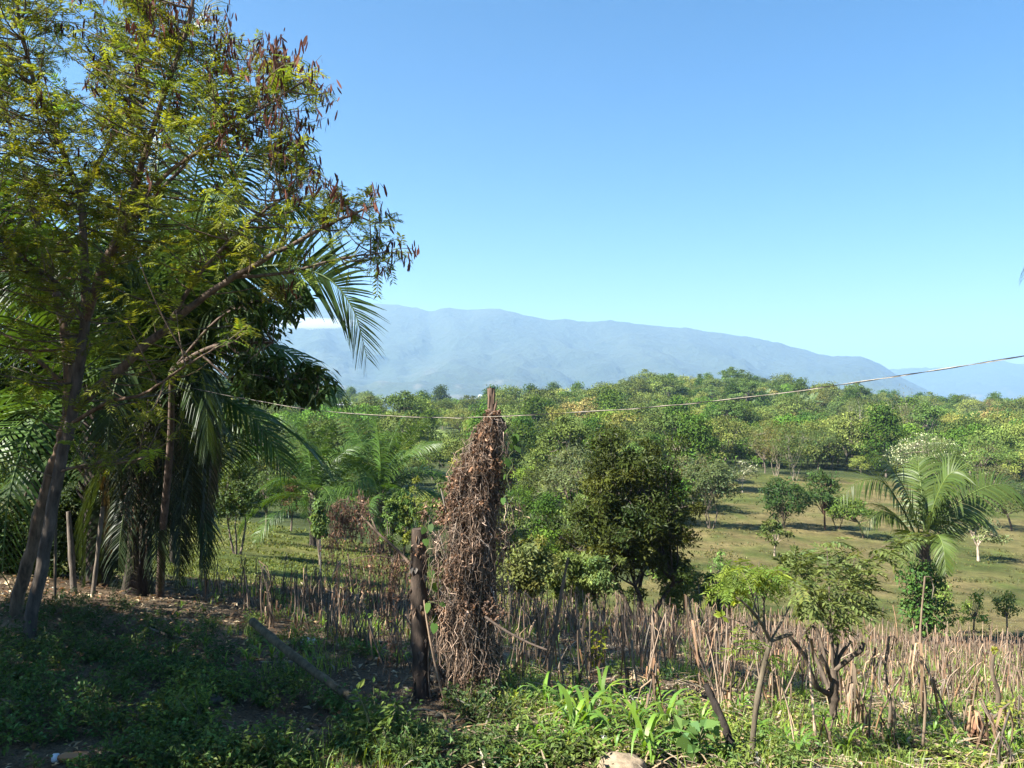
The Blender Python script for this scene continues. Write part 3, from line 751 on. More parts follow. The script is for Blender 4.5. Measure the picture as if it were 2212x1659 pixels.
palm('dark palm trunk with drooping fronds left of the tall dark palm', lb3, 420 / F * lb3[1], 5.4, 18, 33, trunk_r=.22, bark=(.045, .034, .028))

ep = thing('palm_tree', 'palm past the right edge whose frond tips hang into view', 'palm', np.array([9.4, 12.0, float(ground(9.4, 12.0))]))
e0 = np.array(ep.location); et = np.array([9.4, 12.0, 7.2])
tm = MB(); tm.tubes(np.array([[e0 * 0 - [0, 0, .3], (et - e0) * .5 + [.1, 0, 0], et - e0]]), np.array([[.3, .22, .2]]), 10, (.12, .1, .08)); tm.build('trunk', BARK, ep)
for tip, mid in [((2212, 600), (2285, 430)), ((2250, 690), (2310, 480)), ((2420, 700), (2400, 480)), ((2560, 650), (2500, 450)), ((2330, 420), (2330, 250))]:
    q1, q2 = pix(*mid, 11.8), pix(*tip, 11.6)
    m = MB(); frond_mesh(m, np.array([et, et * .5 + q1 * .5 + [0, 0, .5], q1, q2]) - e0, 60, .5, .4, .035, (.06, .09, .035), _r, rach=.02); m.build('frond', PALM, ep)

# ------------------------------------------------------------------ podded tree (feathery leaves, brown pods), foreground left
CROWN = [(-260, -150), (380, -150), (420, 0), (520, 70), (600, 95), (685, 140), (715, 200), (660, 270), (645, 350), (700, 392), (845, 420), (872, 540), (830, 585), (740, 560), (650, 610), (570, 700), (480, 800),
         (400, 900), (330, 1010), (180, 1000), (120, 930), (0, 1000), (-260, 900)]
def feather_leaves(mb, p, d, r, L, col, npin=7):
    """bipinnate leaves: a stalk with pairs of feathery side leaflets"""
    n = len(p)
    d = norm(d + np.array([0, 0, -.25])); sd = norm(np.cross(d, rand_dir(r, n) * .35 + np.array([0, 0, 1.0])))
    up = np.cross(sd, d)
    for j in range(npin):
        t = (.18 + .82 * j / (npin - 1))
        q = p + d * (L * t)[:, None] - np.array([0, 0, 1]) * (L * .28 * t ** 2)[:, None]
        for sg in (-1, 1):
            pd = norm(sg * sd + d * (.35 + .5 * t) - np.array([0, 0, .25]) + r.normal(0, .15, (n, 3)))
            l = L * (.42 - .14 * abs(t - .5)) * r.uniform(.8, 1.15, n)
            mb.leaves(q, pd, up + r.normal(0, .25, (n, 3)), l, l * .24, col * np.exp(r.normal(0, .08, (n, 1))), .1)
    tip = p + d * L[:, None] - np.array([0, 0, 1]) * (L * .28)[:, None]
    mb.tubes(np.stack([p, tip], 1), np.array([[.004, .002]]), 3, col * .9)

def podded_tree(name, label, skel, poly, n_tw, depth, seed, yb, leafcol, pods, leaf_per=8):
    r = np.random.default_rng(seed)
    base = skel[0][0][0]; loc = pix(*base); loc[2] = float(ground(loc[0], loc[1]))
    o = thing(name, label, 'tree', loc)
    wd = MB(); nodes, ndir = [], []
    for pts, r0, r1 in skel:
        P = smooth_path(np.array([pix(*p) for p in pts]) - loc, 5 * len(pts))
        if pts is skel[0][0]: P[0, 2] = min(P[0, 2], -.15)
        rr = np.linspace(r0, r1, len(P))
        wob = r.normal(0, r0 * .12, P.shape); P = P + wob
        wd.tubes(P[None], rr[None], 9 if r0 > .04 else 6, tint(r, 1, (.105, .076, .055), .1))
        k = max(2, int(len(P) * (.25 if pts is skel[0][0] else .1))); nodes.append(P[k:])
    nodes = np.vstack(nodes)
    c2 = sample_poly(r, poly, n_tw * 2)
    thin = vnoise(c2[:, 0] * .013 + 3, c2[:, 1] * .013, seed) + .5 * vnoise(c2[:, 0] * .035, c2[:, 1] * .035, seed + 1)
    c2 = c2[((thin > .58) | ((c2[:, 0] > 600) & (c2[:, 1] > 370))) & ((c2[:, 1] < 560) | (r.uniform(0, 1, len(c2)) < .42))][:n_tw]; n_tw = len(c2)
    y = yb + r.normal(0, 1, n_tw) * depth
    C = pix(c2[:, 0], c2[:, 1], y) - loc
    dd = np.linalg.norm(C[:, None] - nodes[None], axis=2) + np.where(nodes[None, :, 2] > C[:, None, 2] - .1, .7, 0) + r.uniform(0, .35, (n_tw, len(nodes)))
    A = nodes[np.argmin(dd, 1)]
    far = np.linalg.norm(C - A, axis=1)
    ok_ = far < 1.25; C, A, far, c2 = C[ok_], A[ok_], far[ok_], c2[ok_]; n_tw = len(C)
    bow = r.normal(0, .05, (n_tw, 3)) * far[:, None]; bow[:, 2] -= .07 * far
    tw = curve(A, C, 7, bow)
    wd.tubes(tw, (.0045 + .0065 * np.clip(far, 0, 2))[:, None] * np.linspace(1, .3, 7)[None], 4, tint(r, n_tw, (.13, .095, .065), .15))
    wd.build('trunk', BARK, o)
    lf = MB()
    k = np.repeat(np.arange(n_tw), leaf_per); n = len(k)
    t = r.uniform(.25, 1, n) ** .8
    i = np.clip((t * 6).astype(int), 0, 5); f = t * 6 - i
    p = tw[k, i] * (1 - f[:, None]) + tw[k, i + 1] * f[:, None]
    ax_ = norm(tw[k, -1] - tw[k, -3])
    d = norm(ax_ * .7 + rand_dir(r, n) + np.array([0, 0, .15]))
    L = r.uniform(.10, .21, n)
    base_c = tint(r, n_tw, leafcol, .22, .13)[k]
    feather_leaves(lf, p + d * .02, d, r, L, base_c * np.exp(r.normal(0, .12, (n, 1))))
    lf.build('crown', FEATHER, o)
    if pods is not None:
        pw = pods(c2[:, 0], c2[:, 1])
        sel = np.nonzero(r.uniform(0, 1, n_tw) < pw)[0]
        pd = MB()
        # bare fruiting twigs reaching out of the leaves
        end = C[sel] + norm(norm(C[sel] - A[sel]) + np.array([.25, 0, .5]) + r.normal(0, .35, (len(sel), 3))) * r.uniform(.1, .38, (len(sel), 1))
        st = curve(C[sel], end, 4, r.normal(0, .03, (len(sel), 3)))
        pd.tubes(st, np.linspace(.0042, .002, 4)[None], 3, (.12, .08, .055))
        kk = np.repeat(np.arange(len(sel)), 11); n = len(kk)
        ti = r.integers(0, 4, n)
        q = st[kk, ti] + r.normal(0, .035, (n, 3))
        L = r.uniform(.08, .15, n)
        d = norm(np.array([0, 0, -1.0]) + r.normal(0, .28, (n, 3)))
        s_ = norm(np.cross(d, rand_dir(r, n)))
        P = np.stack([q, q + d * (L * .3)[:, None], q + d * (L * .75)[:, None], q + d * L[:, None]], 1)
        pd.ribbons(P, s_, np.array([[.006, .021, .022, .005]]) * r.uniform(.8, 1.2, (n, 1)), tint(r, n, (.085, .036, .024), .4, .12))
        pd.build('pods', DRY, o)
    return o
SK = [([(62, 1352, 9.0), (95, 1200, 9.0), (126, 1020, 9.0), (150, 920, 9.0), (170, 800, 9.0), (186, 690, 9.0)], .07, .054),
      ([(186, 690, 9.0), (182, 560, 9.1), (172, 430, 9.2), (125, 300, 9.3), (65, 150, 9.4), (20, -80, 9.4)], .055, .015),
      ([(186, 690, 9.0), (215, 600, 8.9), (258, 500, 8.8), (300, 380, 8.7), (345, 230, 8.6), (410, 40, 8.5), (430, -120, 8.4)], .058, .014),
      ([(258, 500, 8.8), (350, 385, 8.6), (470, 300, 8.4), (580, 225, 8.3), (665, 170, 8.2)], .034, .008),
      ([(235, 550, 8.9), (320, 440, 9.3), (420, 330, 9.5), (510, 190, 9.6), (560, 100, 9.6)], .036, .008),
      ([(163, 880, 9.0), (260, 795, 8.9), (360, 705, 8.8), (470, 622, 8.6), (590, 550, 8.4), (720, 480, 8.3), (810, 445, 8.2)], .06, .010),
      ([(360, 705, 8.8), (440, 580, 8.7), (540, 480, 8.6), (640, 410, 8.5)], .03, .008), ([(500, 600, 8.6), (610, 590, 8.5), (730, 560, 8.4), (830, 545, 8.4)], .022, .006),
      ([(186, 690, 9.0), (120, 610, 8.7), (50, 560, 8.4), (-40, 480, 8.2)], .04, .01), ([(172, 430, 9.2), (240, 300, 9.5), (300, 150, 9.7), (330, -60, 9.8)], .035, .01),
      ([(150, 920, 9.0), (230, 870, 8.6), (310, 850, 8.3), (400, 790, 8.0), (480, 745, 7.9)], .026, .006), ([(126, 1020, 9.0), (200, 1000, 8.7), (290, 1000, 8.5)], .018, .005)]
def pod_weight(x, y):
    edge = np.interp(y, [-300, 0, 70, 140, 200, 270, 350, 392, 420, 540, 600, 700], [380, 420, 520, 685, 715, 660, 645, 700, 845, 872, 760, 570])
    return np.clip(1.0 - (edge - x) / 260, .0, 1) * (y < 640) * .95 + .2 * (y < 420) * (x > 180) + .1 * (y < 300)
podded_tree('podded_tree', 'feathery-leaved tree hung with brown pods at the left of the picture', SK, CROWN, 1050, .75, 4, 8.9, (.15, .175, .022), pod_weight, 7)
SK2 = [([(30, 1312, 10.6), (72, 1170, 10.6), (108, 1030, 10.6), (135, 950, 10.6), (150, 840, 10.6), (140, 700, 10.7)], .085, .065), ([(140, 700, 10.7), (100, 560, 10.8), (60, 400, 10.9), (0, 200, 11)], .06, .02),
       ([(140, 700, 10.7), (220, 600, 10.8), (280, 450, 10.9), (290, 300, 11)], .05, .015), ([(150, 840, 10.6), (60, 760, 10.4), (-40, 690, 10.3)], .04, .012)]
podded_tree('slim_tree', 'pale grey leaning trunk with feathery leaves behind the podded tree', SK2, [(-260, -200), (300, -200), (330, 400), (300, 700), (120, 860), (-260, 860)], 330, .7, 6, 10.8, (.06, .085, .018), None, 9)

# broad-leaved branch hanging over the valley, its stem rising between the palms
bb = hit(345, 1290); yb_ = bb[1]
bl = thing('broadleaf_tree', 'dark tree whose drooping broad-leaved branch hangs over the valley view', 'tree', bb)
_r = np.random.default_rng(44)
wd = MB(); nodes = []
for pts, r0, r1 in [([(345, 1296, 0), (352, 1150, -.8), (368, 960, -1.6), (372, 800, -2.2)], .085, .05), ([(372, 800, -2.2), (430, 762, -2.6), (490, 742, -2.9), (590, 740, -3.2)], .05, .02), ([(490, 742, -2.9), (560, 800, -3), (640, 830, -3.2), (690, 815, -3.3)], .024, .006),
                    ([(372, 800, -2.2), (470, 690, -2.6), (560, 650, -3), (650, 640, -3.2)], .03, .006), ([(430, 762, -2.6), (510, 830, -3), (560, 850, -3.1)], .02, .006)]:
    P = smooth_path(np.array([pix(a, b, yb_ + c) for a, b, c in pts]) - bb, 16)
    wd.tubes(P[None], np.linspace(r0, r1, 16)[None], 7, (.09, .065, .05)); nodes.append(P[6:])
nodes = np.vstack(nodes[1:])
c2 = np.vstack([sample_poly(_r, [(490, 770), (600, 770), (700, 800), (712, 840), (690, 868), (600, 866), (520, 850)], 190), sample_poly(_r, [(470, 640), (600, 610), (690, 600), (640, 680), (600, 730), (480, 750)], 110)])
C = pix(c2[:, 0], c2[:, 1], yb_ - 3 + _r.normal(0, .5, len(c2))) - bb
A = nodes[np.argmin(np.linalg.norm(C[:, None] - nodes[None], axis=2), 1)]
wd.tubes(curve(A, C, 4, _r.normal(0, .03, (len(C), 3))), np.linspace(.008, .004, 4)[None], 4, (.09, .07, .05)); wd.build('trunk', BARK, bl)
lf = MB(); k = np.repeat(np.arange(len(C)), 7); n = len(k)
lf.leaves(C[k] + _r.normal(0, .05, (n, 3)), norm(rand_dir(_r, n) + [.1, 0, -.8]), rand_dir(_r, n) * .6 + [0, 0, 1], _r.uniform(.13, .23, n), _r.uniform(.05, .08, n), tint(_r, n, (.04, .07, .016), .25))
lf.build('crown', GLOSSY, bl)

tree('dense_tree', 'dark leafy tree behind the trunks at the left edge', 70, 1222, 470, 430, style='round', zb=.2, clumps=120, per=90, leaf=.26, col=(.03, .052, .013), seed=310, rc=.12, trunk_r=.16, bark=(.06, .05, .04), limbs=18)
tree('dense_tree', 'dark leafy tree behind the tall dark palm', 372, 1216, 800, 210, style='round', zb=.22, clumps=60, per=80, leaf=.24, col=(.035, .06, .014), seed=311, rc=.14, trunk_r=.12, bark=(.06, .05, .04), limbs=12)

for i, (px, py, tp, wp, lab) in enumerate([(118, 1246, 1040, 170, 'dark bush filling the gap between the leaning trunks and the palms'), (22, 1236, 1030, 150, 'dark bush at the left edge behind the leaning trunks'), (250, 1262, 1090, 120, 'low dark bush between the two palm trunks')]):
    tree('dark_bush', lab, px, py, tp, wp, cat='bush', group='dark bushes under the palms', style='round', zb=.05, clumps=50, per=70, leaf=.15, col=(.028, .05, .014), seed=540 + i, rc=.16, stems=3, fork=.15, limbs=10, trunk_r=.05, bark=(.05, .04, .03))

# trees beside the road whose shade falls over the foreground
tree('roadside_tree', 'broad-leaved roadside tree at the left edge of the picture', 0, 0, 0, 0, loc=np.array([-10.0, 7.7, float(ground(-10.0, 7.7))]), h=10.4, w=7.2, style='round', zb=.28, clumps=120, per=80, leaf=.28, col=(.05, .085, .02), seed=301, rc=.14, leafmat=GLOSSY, trunk_r=.17)
tree('roadside_tree', 'broad-leaved roadside tree beside the camera, past the left edge', 0, 0, 0, 0, loc=np.array([-8.3, 3.4, float(ground(-8.3, 3.4))]), h=7.4, w=6.4, style='round', zb=.25, clumps=100, per=64, leaf=.28, col=(.05, .085, .02), seed=302, rc=.14, leafmat=GLOSSY, trunk_r=.16)

# ------------------------------------------------------------------ far wood: the trees that show largest one by one, the rest as one mass
_r = np.random.default_rng(70)
cand = []
ring = 46.0
while ring < 760:
    step = 4.4 + ring * .0175
    s = np.arange(-.72, .78, step / ring)
    s = s + _r.uniform(-.4, .4, len(s)) * step / ring
    y = ring + _r.uniform(-.45, .45, len(s)) * step
    for a, b in zip(s, y): cand.append((a * b, b))
    ring += step * .95
cand = np.array(cand)
cu = column(cand[:, 0], cand[:, 1]); cy = cand[:, 1]
ok = ~pasture(cu, cy) & ~clearing(cu, cy) & (cu > -120) & (cu < 2330)
ok &= ~((cu > 1380) & (cy < np.interp(cu, [1380, 1470, 1560, 1800, 2212], [54, 90, 156, 154, 148])))
ok &= ~((cu < 1380) & (cy < np.interp(cu, [0, 600, 900, 1100, 1380], [62, 60, 62, 50, 52])))
ok &= _r.uniform(0, 1, len(cy)) < np.where(cy > 300, .95, .9)
ok &= ~((cu > 820) & (cu < 1015) & (cy > 60) & (cy < 150) & (_r.uniform(0, 1, len(cy)) < .7))
cand, cu, cy = cand[ok], cu[ok], cy[ok]
gz = ground(cand[:, 0], cand[:, 1])
# leave out trees that stand wholly behind a nearer crest
vis = np.ones(len(cy), bool)
for i in range(len(cy)):
    yy = np.linspace(60, cy[i] * .97, 60); xx = cand[i, 0] / cy[i] * yy
    g = (ground(xx, yy) + 6 - CZ) / yy
    vis[i] = (gz[i] + 8 - CZ) / cy[i] > g.max() - .004 or cy[i] < 120
cand, cu, cy, gz = cand[vis], cu[vis], cy[vis], gz[vis]
order = np.argsort(cy)
print('far trees', len(order))
FARLAB = ['round green', 'flat-topped green', 'olive', 'dark ragged', 'pale spreading', 'yellowish', 'dark rounded', 'loose spreading', 'brownish', 'tall tiered']
def far_zone(u, y):
    if y < 150: return 'on the near wood edge' + (' left of the dark tree' if u < 1300 else ' above the pasture')
    if u > 1720: return 'in the wood above the right pasture'
    if u > 1280: return 'on the wooded hill in the centre'
    return 'on the wooded slopes behind the vine-covered post'
fmesh = []
for i, m in enumerate(FV):
    o = m.build('hill_tree', [FAR, BARK]); fmesh.append(o.data); bpy.data.objects.remove(o)
pick = _r.choice(10, len(order), p=[.16, .14, .12, .13, .12, .04, .13, .09, .02, .05])
scl = np.exp(_r.normal(.1, .34, len(order))); rot = _r.uniform(0, 6.28, len(order))
scl = np.clip(scl, .6, 1.75) * np.where(cu < 1450, np.interp(cy, [46, 70, 130, 250, 500], [.3, .42, .6, .85, 1.05]), np.interp(cy, [60, 130, 250, 500], [.45, .68, .82, .95]))
for j, i in enumerate(order[:300]):
    o = obj('hill_tree', fmesh[pick[i]])
    o.location = (cand[i, 0], cand[i, 1], gz[i] - .2); o.rotation_euler = (0, 0, rot[i])
    o.scale = (scl[i], scl[i], scl[i] * _r.uniform(.85, 1.15))
    z = far_zone(cu[i], cy[i])
    tag(o, 'one of the %s trees %s' % (FARLAB[pick[i]], z), 'tree', '%s trees %s' % (FARLAB[pick[i]], z))
# the rest: one object whose points carry the far trees
kinds = bpy.data.collections.new('far_tree_kinds')
for me in fmesh: kinds.objects.link(bpy.data.objects.new('far_tree_kind', me))
ro = order[300:]
me = bpy.data.meshes.new('far_wood'); me.from_pydata([(cand[i, 0], cand[i, 1], gz[i] - .2) for i in ro], [], [])
for nm, typ, vals in (('size', 'FLOAT', scl[ro]), ('turn', 'FLOAT', rot[ro]), ('kind_index', 'INT', pick[ro])):
    at = me.attributes.new(nm, typ, 'POINT'); at.data.foreach_set('value', np.asarray(vals, np.int32 if typ == 'INT' else np.float32))
fw = tag(obj('far_wood', me), 'closed green wood covering the farthest hills', kind='stuff')
ng = bpy.data.node_groups.new('far_wood', 'GeometryNodeTree')
ng.interface.new_socket('Geometry', in_out='INPUT', socket_type='NodeSocketGeometry'); ng.interface.new_socket('Geometry', in_out='OUTPUT', socket_type='NodeSocketGeometry')
gi, go = ng.nodes.new('NodeGroupInput'), ng.nodes.new('NodeGroupOutput')
ci = ng.nodes.new('GeometryNodeCollectionInfo'); ci.inputs['Collection'].default_value = kinds; ci.inputs['Separate Children'].default_value = True; ci.inputs['Reset Children'].default_value = True
ip = ng.nodes.new('GeometryNodeInstanceOnPoints'); ip.inputs['Pick Instance'].default_value = True
def named(nm, typ):
    q = ng.nodes.new('GeometryNodeInputNamedAttribute'); q.data_type = typ; q.inputs['Name'].default_value = nm; return q.outputs['Attribute']
cx = ng.nodes.new('ShaderNodeCombineXYZ'); ng.links.new(named('turn', 'FLOAT'), cx.inputs['Z'])
ng.links.new(gi.outputs[0], ip.inputs['Points']); ng.links.new(ci.outputs[0], ip.inputs['Instance']); ng.links.new(named('kind_index', 'INT'), ip.inputs['Instance Index'])
ng.links.new(cx.outputs[0], ip.inputs['Rotation']); ng.links.new(named('size', 'FLOAT'), ip.inputs['Scale']); ng.links.new(ip.outputs[0], go.inputs[0])
fw.modifiers.new('far trees', 'NODES').node_group = ng
# palms scattered on the hill
fp = MB()
for i in range(16):
    frond_mesh(fp, arch(i * 2.4, [1.35, 1.1, .8, .45][i % 4], 4.2, [.6, 1.2, 1.5, 1.4][i % 4]) + [0, 0, 3.2], 12, 1.2, .25, .3, (.085, .13, .04), _r, rach=.05)
fp.tubes(np.array([[[0, 0, -.3], [0, 0, 3.3]]]), np.array([[.3, .22]]), 6, (.12, .1, .08))
o = fp.build('hill_palm', PALM); fpm = o.data; bpy.data.objects.remove(o)
spots = np.vstack([sample_poly(_r, [(1580, 850), (1680, 845), (1750, 880), (1770, 905), (1600, 890), (1560, 870)], 34), sample_poly(_r, [(1360, 850), (1540, 830), (1580, 860), (1380, 880)], 12), [(800, 868), (760, 862), (900, 862), (1100, 856), (1115, 860), (1300, 882), (1620, 905), (1735, 912)]])
for px, py in spots:
    p = hit(px, py + 14)
    if p[1] > 700: continue
    o = obj('hill_palm', fpm, None, (p[0], p[1], p[2] + 2.0)); s = _r.uniform(.8, 1.25); o.scale = (s, s, s); o.rotation_euler = (0, 0, _r.uniform(0, 6))
    o.location.z = p[2]; o.scale.z = s * 1.5
    lab = 'one of the small palms among the trees on the wooded hill'
    tag(o, lab, 'palm', 'small palms on the wooded hill')

# ------------------------------------------------------------------ posts, dry vine, wire
_r = np.random.default_rng(90)
def rough_post(name, label, cat, pts, radii, col, mat=None, sides=11, group=None, wob=.12, k=18):
    """a knobbly wooden pole through photo points (px, py, distance)"""
    P = np.array([pix(*p) for p in pts]); foot = P[0].copy()
    o = thing(name, label, cat, foot, group)
    P = smooth_path(P - foot, k); rr = np.interp(np.linspace(0, 1, k), np.linspace(0, 1, len(radii)), radii)
    m = MB(); m.tubes(P[None], rr[None] * (1 + _r.normal(0, wob, (1, k))), sides, col, cap=True)
    v = m.v[0]; m.v[0] = v + _r.normal(0, np.mean(radii) * wob * .6, v.shape)
    m.build('pole', mat or DEAD, o)
    return o
pg = hit(910, 1508); YP = pg[1]
p1 = rough_post('fence_post', 'thick dark fence post with peeling bark left of the dry vine', 'post', [(913, 1518, YP), (908, 1400, YP), (904, 1280, YP), (905, 1142, YP)], [.088, .078, .074, .075], (.055, .04, .03))
fl = MB()     # flakes of bark
n = 130; t = _r.uniform(0, 1, n); a = _r.uniform(0, 6.28, n)
c = smooth_path(np.array([pix(913, 1500, YP), pix(908, 1400, YP), pix(904, 1280, YP), pix(905, 1145, YP)]), 60)[(t * 59).astype(int)] - np.array(p1.location)
od = np.stack([np.cos(a), np.sin(a), 0 * a], 1)
fl.leaves(c + od * .074, norm(np.array([0, 0, -1]) + od * _r.uniform(.1, .7, (n, 1))), od, _r.uniform(.04, .12, n), _r.uniform(.02, .05, n), tint(_r, n, (.10, .075, .055), .4))
fl.build('bark_flakes', DRY, p1)['kind'] = 'stuff'
p2 = rough_post('fence_post', 'tall splintered post rising out of the dry vine', 'post', [(1052, 1518, YP + .1), (1058, 1250, YP + .1), (1064, 1000, YP + .1), (1062, 905, YP + .1), (1061, 838, YP + .1)], [.07, .065, .055, .046, .034], (.12, .082, .06))
sm = MB()
for (a, b, c_, d_) in [(1072, 925, 1080, 884), (1068, 890, 1074, 862), (1056, 880, 1058, 834), (1066, 872, 1067, 840)]:
    sm.tubes(np.array([[pix(a, b, YP + .08), pix((a + c_) / 2, (b + d_) / 2, YP + .07), pix(c_, d_, YP + .08)]]) - np.array(p2.location), np.array([[.03, .024, .008]]) if a > 1070 else np.array([[.014, .012, .003]]), 6, (.15, .10, .07), cap=True)
sm.build('broken_stub', DEAD, p2)

VR = np.array([(896, 1052, 1080), (915, 1040, 1088), (930, 1030, 1094), (960, 1006, 1099), (1000, 986, 1102), (1030, 954, 1104), (1080, 926, 1104), (1130, 908, 1098), (1200, 916, 1092), (1280, 928, 1088), (1350, 932, 1086), (1420, 944, 1080), (1480, 930, 1072), (1524, 915, 1070)], float)
vt = thing('dry_vine', 'shaggy brown dried vine draped over the tall post down to the ground', 'vine', hit(1010, 1512))
vl = np.array(vt.location)
def vine_pts(r, n, y0, y1, shell=.5):
    y = r.uniform(y0, y1, n)
    xl, xr = np.interp(y, VR[:, 0], VR[:, 1]), np.interp(y, VR[:, 0], VR[:, 2])
    a = r.uniform(0, 2 * math.pi, n); q = r.uniform(shell ** 2, 1, n) ** .5
    q = q * (.66 + 1.05 * (vnoise(y * .022 + 4, a * 1.6, 5) - .35)) * np.clip(1.1 - .1 * (y > 1300), .8, 1.1)
    px = (xl + xr) / 2 + (xr - xl) / 2 * q * np.cos(a)
    dep = YP + .02 + np.minimum((xr - xl) / 2 / F * YP, .26) * q * np.sin(a)
    return pix(px, y, dep) - vl
st = MB()
n = 3300
A = vine_pts(_r, n * 2, 900, 1440, .15); A = A[vnoise(A[:, 0] * 9 + 30, A[:, 2] * 4, 17) + .35 * vnoise(A[:, 0] * 25, A[:, 2] * 9, 18) > .6][:n]; n = len(A); ln = _r.uniform(.08, .5, n)
k = 8; tt = np.linspace(0, 1, k)[None, :, None]
wob = np.cumsum(_r.normal(0, .03, (n, k, 3)), 1); wob -= wob[:, :1]
P = A[:, None] + np.array([0, 0, -1.0]) * tt * ln[:, None, None] + wob
zfloor = -.0
P[:, :, 2] = np.maximum(P[:, :, 2], zfloor + .005)
st.tubes(P, (_r.uniform(.0018, .0042, n))[:, None] * np.linspace(1, .6, k)[None], 3, tint(_r, n, (.175, .128, .095), .6, .08))
# heavier stems climbing from the ground
n = 46
B = vine_pts(_r, n, 900, 1250, .3); A = vine_pts(_r, n, 1490, 1522, .2); A[:, 2] = -.03
st.tubes(curve(A, B, 10, _r.normal(0, .05, (n, 3))), _r.uniform(.005, .012, n)[:, None] * np.linspace(1.2, .6, 10)[None], 5, tint(_r, n, (.20, .145, .10), .3))
st.build('dead_stems', STRAW, vt)
dl = MB(); n = 11000
p = vine_pts(_r, n, 885, 1420, .45)
lo = vnoise(p[:, 0] * 8 + 30, p[:, 2] * 5, 17) + .5 * vnoise(p[:, 0] * 24, p[:, 2] * 13, 18) > .58; p = p[lo]; n = len(p)
dl.leaves(p, norm(np.array([0, 0, -1.1]) + rand_dir(_r, n) * .7), rand_dir(_r, n), _r.uniform(.025, .07, n), _r.uniform(.012, .034, n), tint(_r, n, (.135, .085, .058), .6, .1), .45)
p = vine_pts(_r, 1100, 1420, 1515, .2)
dl.leaves(p, rand_dir(_r, 1100), rand_dir(_r, 1100), .045, .022, tint(_r, 1100, (.15, .10, .07), .4), .3)
dl.build('dry_leaves', DRY, vt)

def heart_leaf(size):
    m = MB(); th = np.linspace(0, 2 * math.pi, 13)[:-1]
    rad = (1 + .25 * np.cos(th) ** 3) * np.where(np.abs(th - math.pi) < .3, .72, 1)
    v = np.stack([.55 * rad * np.cos(th) + .35, .5 * rad * np.sin(th), -.1 * np.abs(np.sin(th)) * 0 - .08 * np.cos(th)], 1) * size
    v[0, 0] *= 1.15
    v = np.vstack([v, [[.3 * size, 0, .03 * size]]])
    m.add(v, [[i, (i + 1) % 12, 12, 12] for i in range(12)], (.05, .10, .02), 0, True)
    o = m.build('leaf', LEAF); me = o.data; bpy.data.objects.remove(o); return me
HL = heart_leaf(.12)
def green_vine(label, spots, y, col_stem=(.10, .12, .05)):
    o = thing('green_vine', label, 'vine', pix(*spots[0], y)); L0 = np.array(o.location)
    P = np.array([pix(a, b, y) for a, b in spots]) - L0
    m = MB(); m.tubes(smooth_path(P, 6 * len(P))[None], np.full((1, 6 * len(P)), .0035), 4, col_stem); m.build('stem', BARK, o)
    for i, q in enumerate(P):
        f = obj('leaf', HL, o); f.location = q + _r.normal(0, .02, 3); s = _r.uniform(.4, .75); f.scale = (s, s, s)
        f.rotation_euler = (_r.normal(0, .5), _r.uniform(.5, 1.5), _r.uniform(-2.6, -.5))
    return o
green_vine('green heart-leaved vine on the right side of the tall post', [(1088, 1075), (1102, 1060), (1095, 1030), (1108, 1005), (1100, 985), (1118, 965), (1112, 948), (1098, 935), (1106, 958)], YP - .22)
green_vine('green vine with round leaves climbing between the two posts', [(930, 1345), (940, 1325), (925, 1300), (948, 1302), (932, 1270), (940, 1250), (926, 1230), (932, 1170), (920, 1135), (930, 1125)], YP - .14)

# dead branch leaning left from the thick post, hung with dry tendrils
db = thing('dead_branch', 'bare dead branch hung with dry leaves leaning left of the thick post', 'branch', pix(892, 1240, YP + .05)); dl0 = np.array(db.location)
m = MB(); nodes = []
for pts, r0 in [([(895, 1230, 0), (860, 1190, .1), (815, 1150, .2), (770, 1105, .3), (730, 1088, .35)], .018), ([(860, 1190, .1), (845, 1250, .05), (835, 1330, 0), (850, 1400, 0)], .012), ([(815, 1150, .2), (790, 1090, .35), (775, 1062, .4)], .008), ([(880, 1215, .05), (800, 1200, -.1), (730, 1222, -.2)], .007), ([(770, 1105, .3), (735, 1120, .3), (712, 1160, .3)], .007), ([(790, 1090, .3), (740, 1080, .3), (715, 1100, .3)], .006)]:
    P = smooth_path(np.array([pix(a, b, YP + .1 + c) for a, b, c in pts]) - dl0, 14); nodes.append(P)
    m.tubes(P[None], np.linspace(r0, r0 * .3, 14)[None], 6, (.12, .085, .06))
m.build('limb', DEAD, db)
nodes = np.vstack(nodes); m = MB(); n = 420
A = nodes[_r.integers(0, len(nodes), n)] + _r.normal(0, .02, (n, 3)); k = 5
wob = np.cumsum(_r.normal(0, .02, (n, k, 3)), 1)
P = A[:, None] + np.array([0, 0, -1.0]) * np.linspace(0, 1, k)[None, :, None] * _r.uniform(.05, .42, (n, 1, 1)) + wob
m.tubes(P, np.full((n, k), .0022), 3, tint(_r, n, (.15, .105, .075), .3))
q = P[:, 1:].reshape(-1, 3); q = q[_r.uniform(0, 1, len(q)) < .75]; n = len(q)
m.leaves(q, norm(rand_dir(_r, n) + [0, 0, -1]), rand_dir(_r, n), .04, .018, tint(_r, n, (.15, .095, .06), .35))
m.build('dry_tendrils', DRY, db)

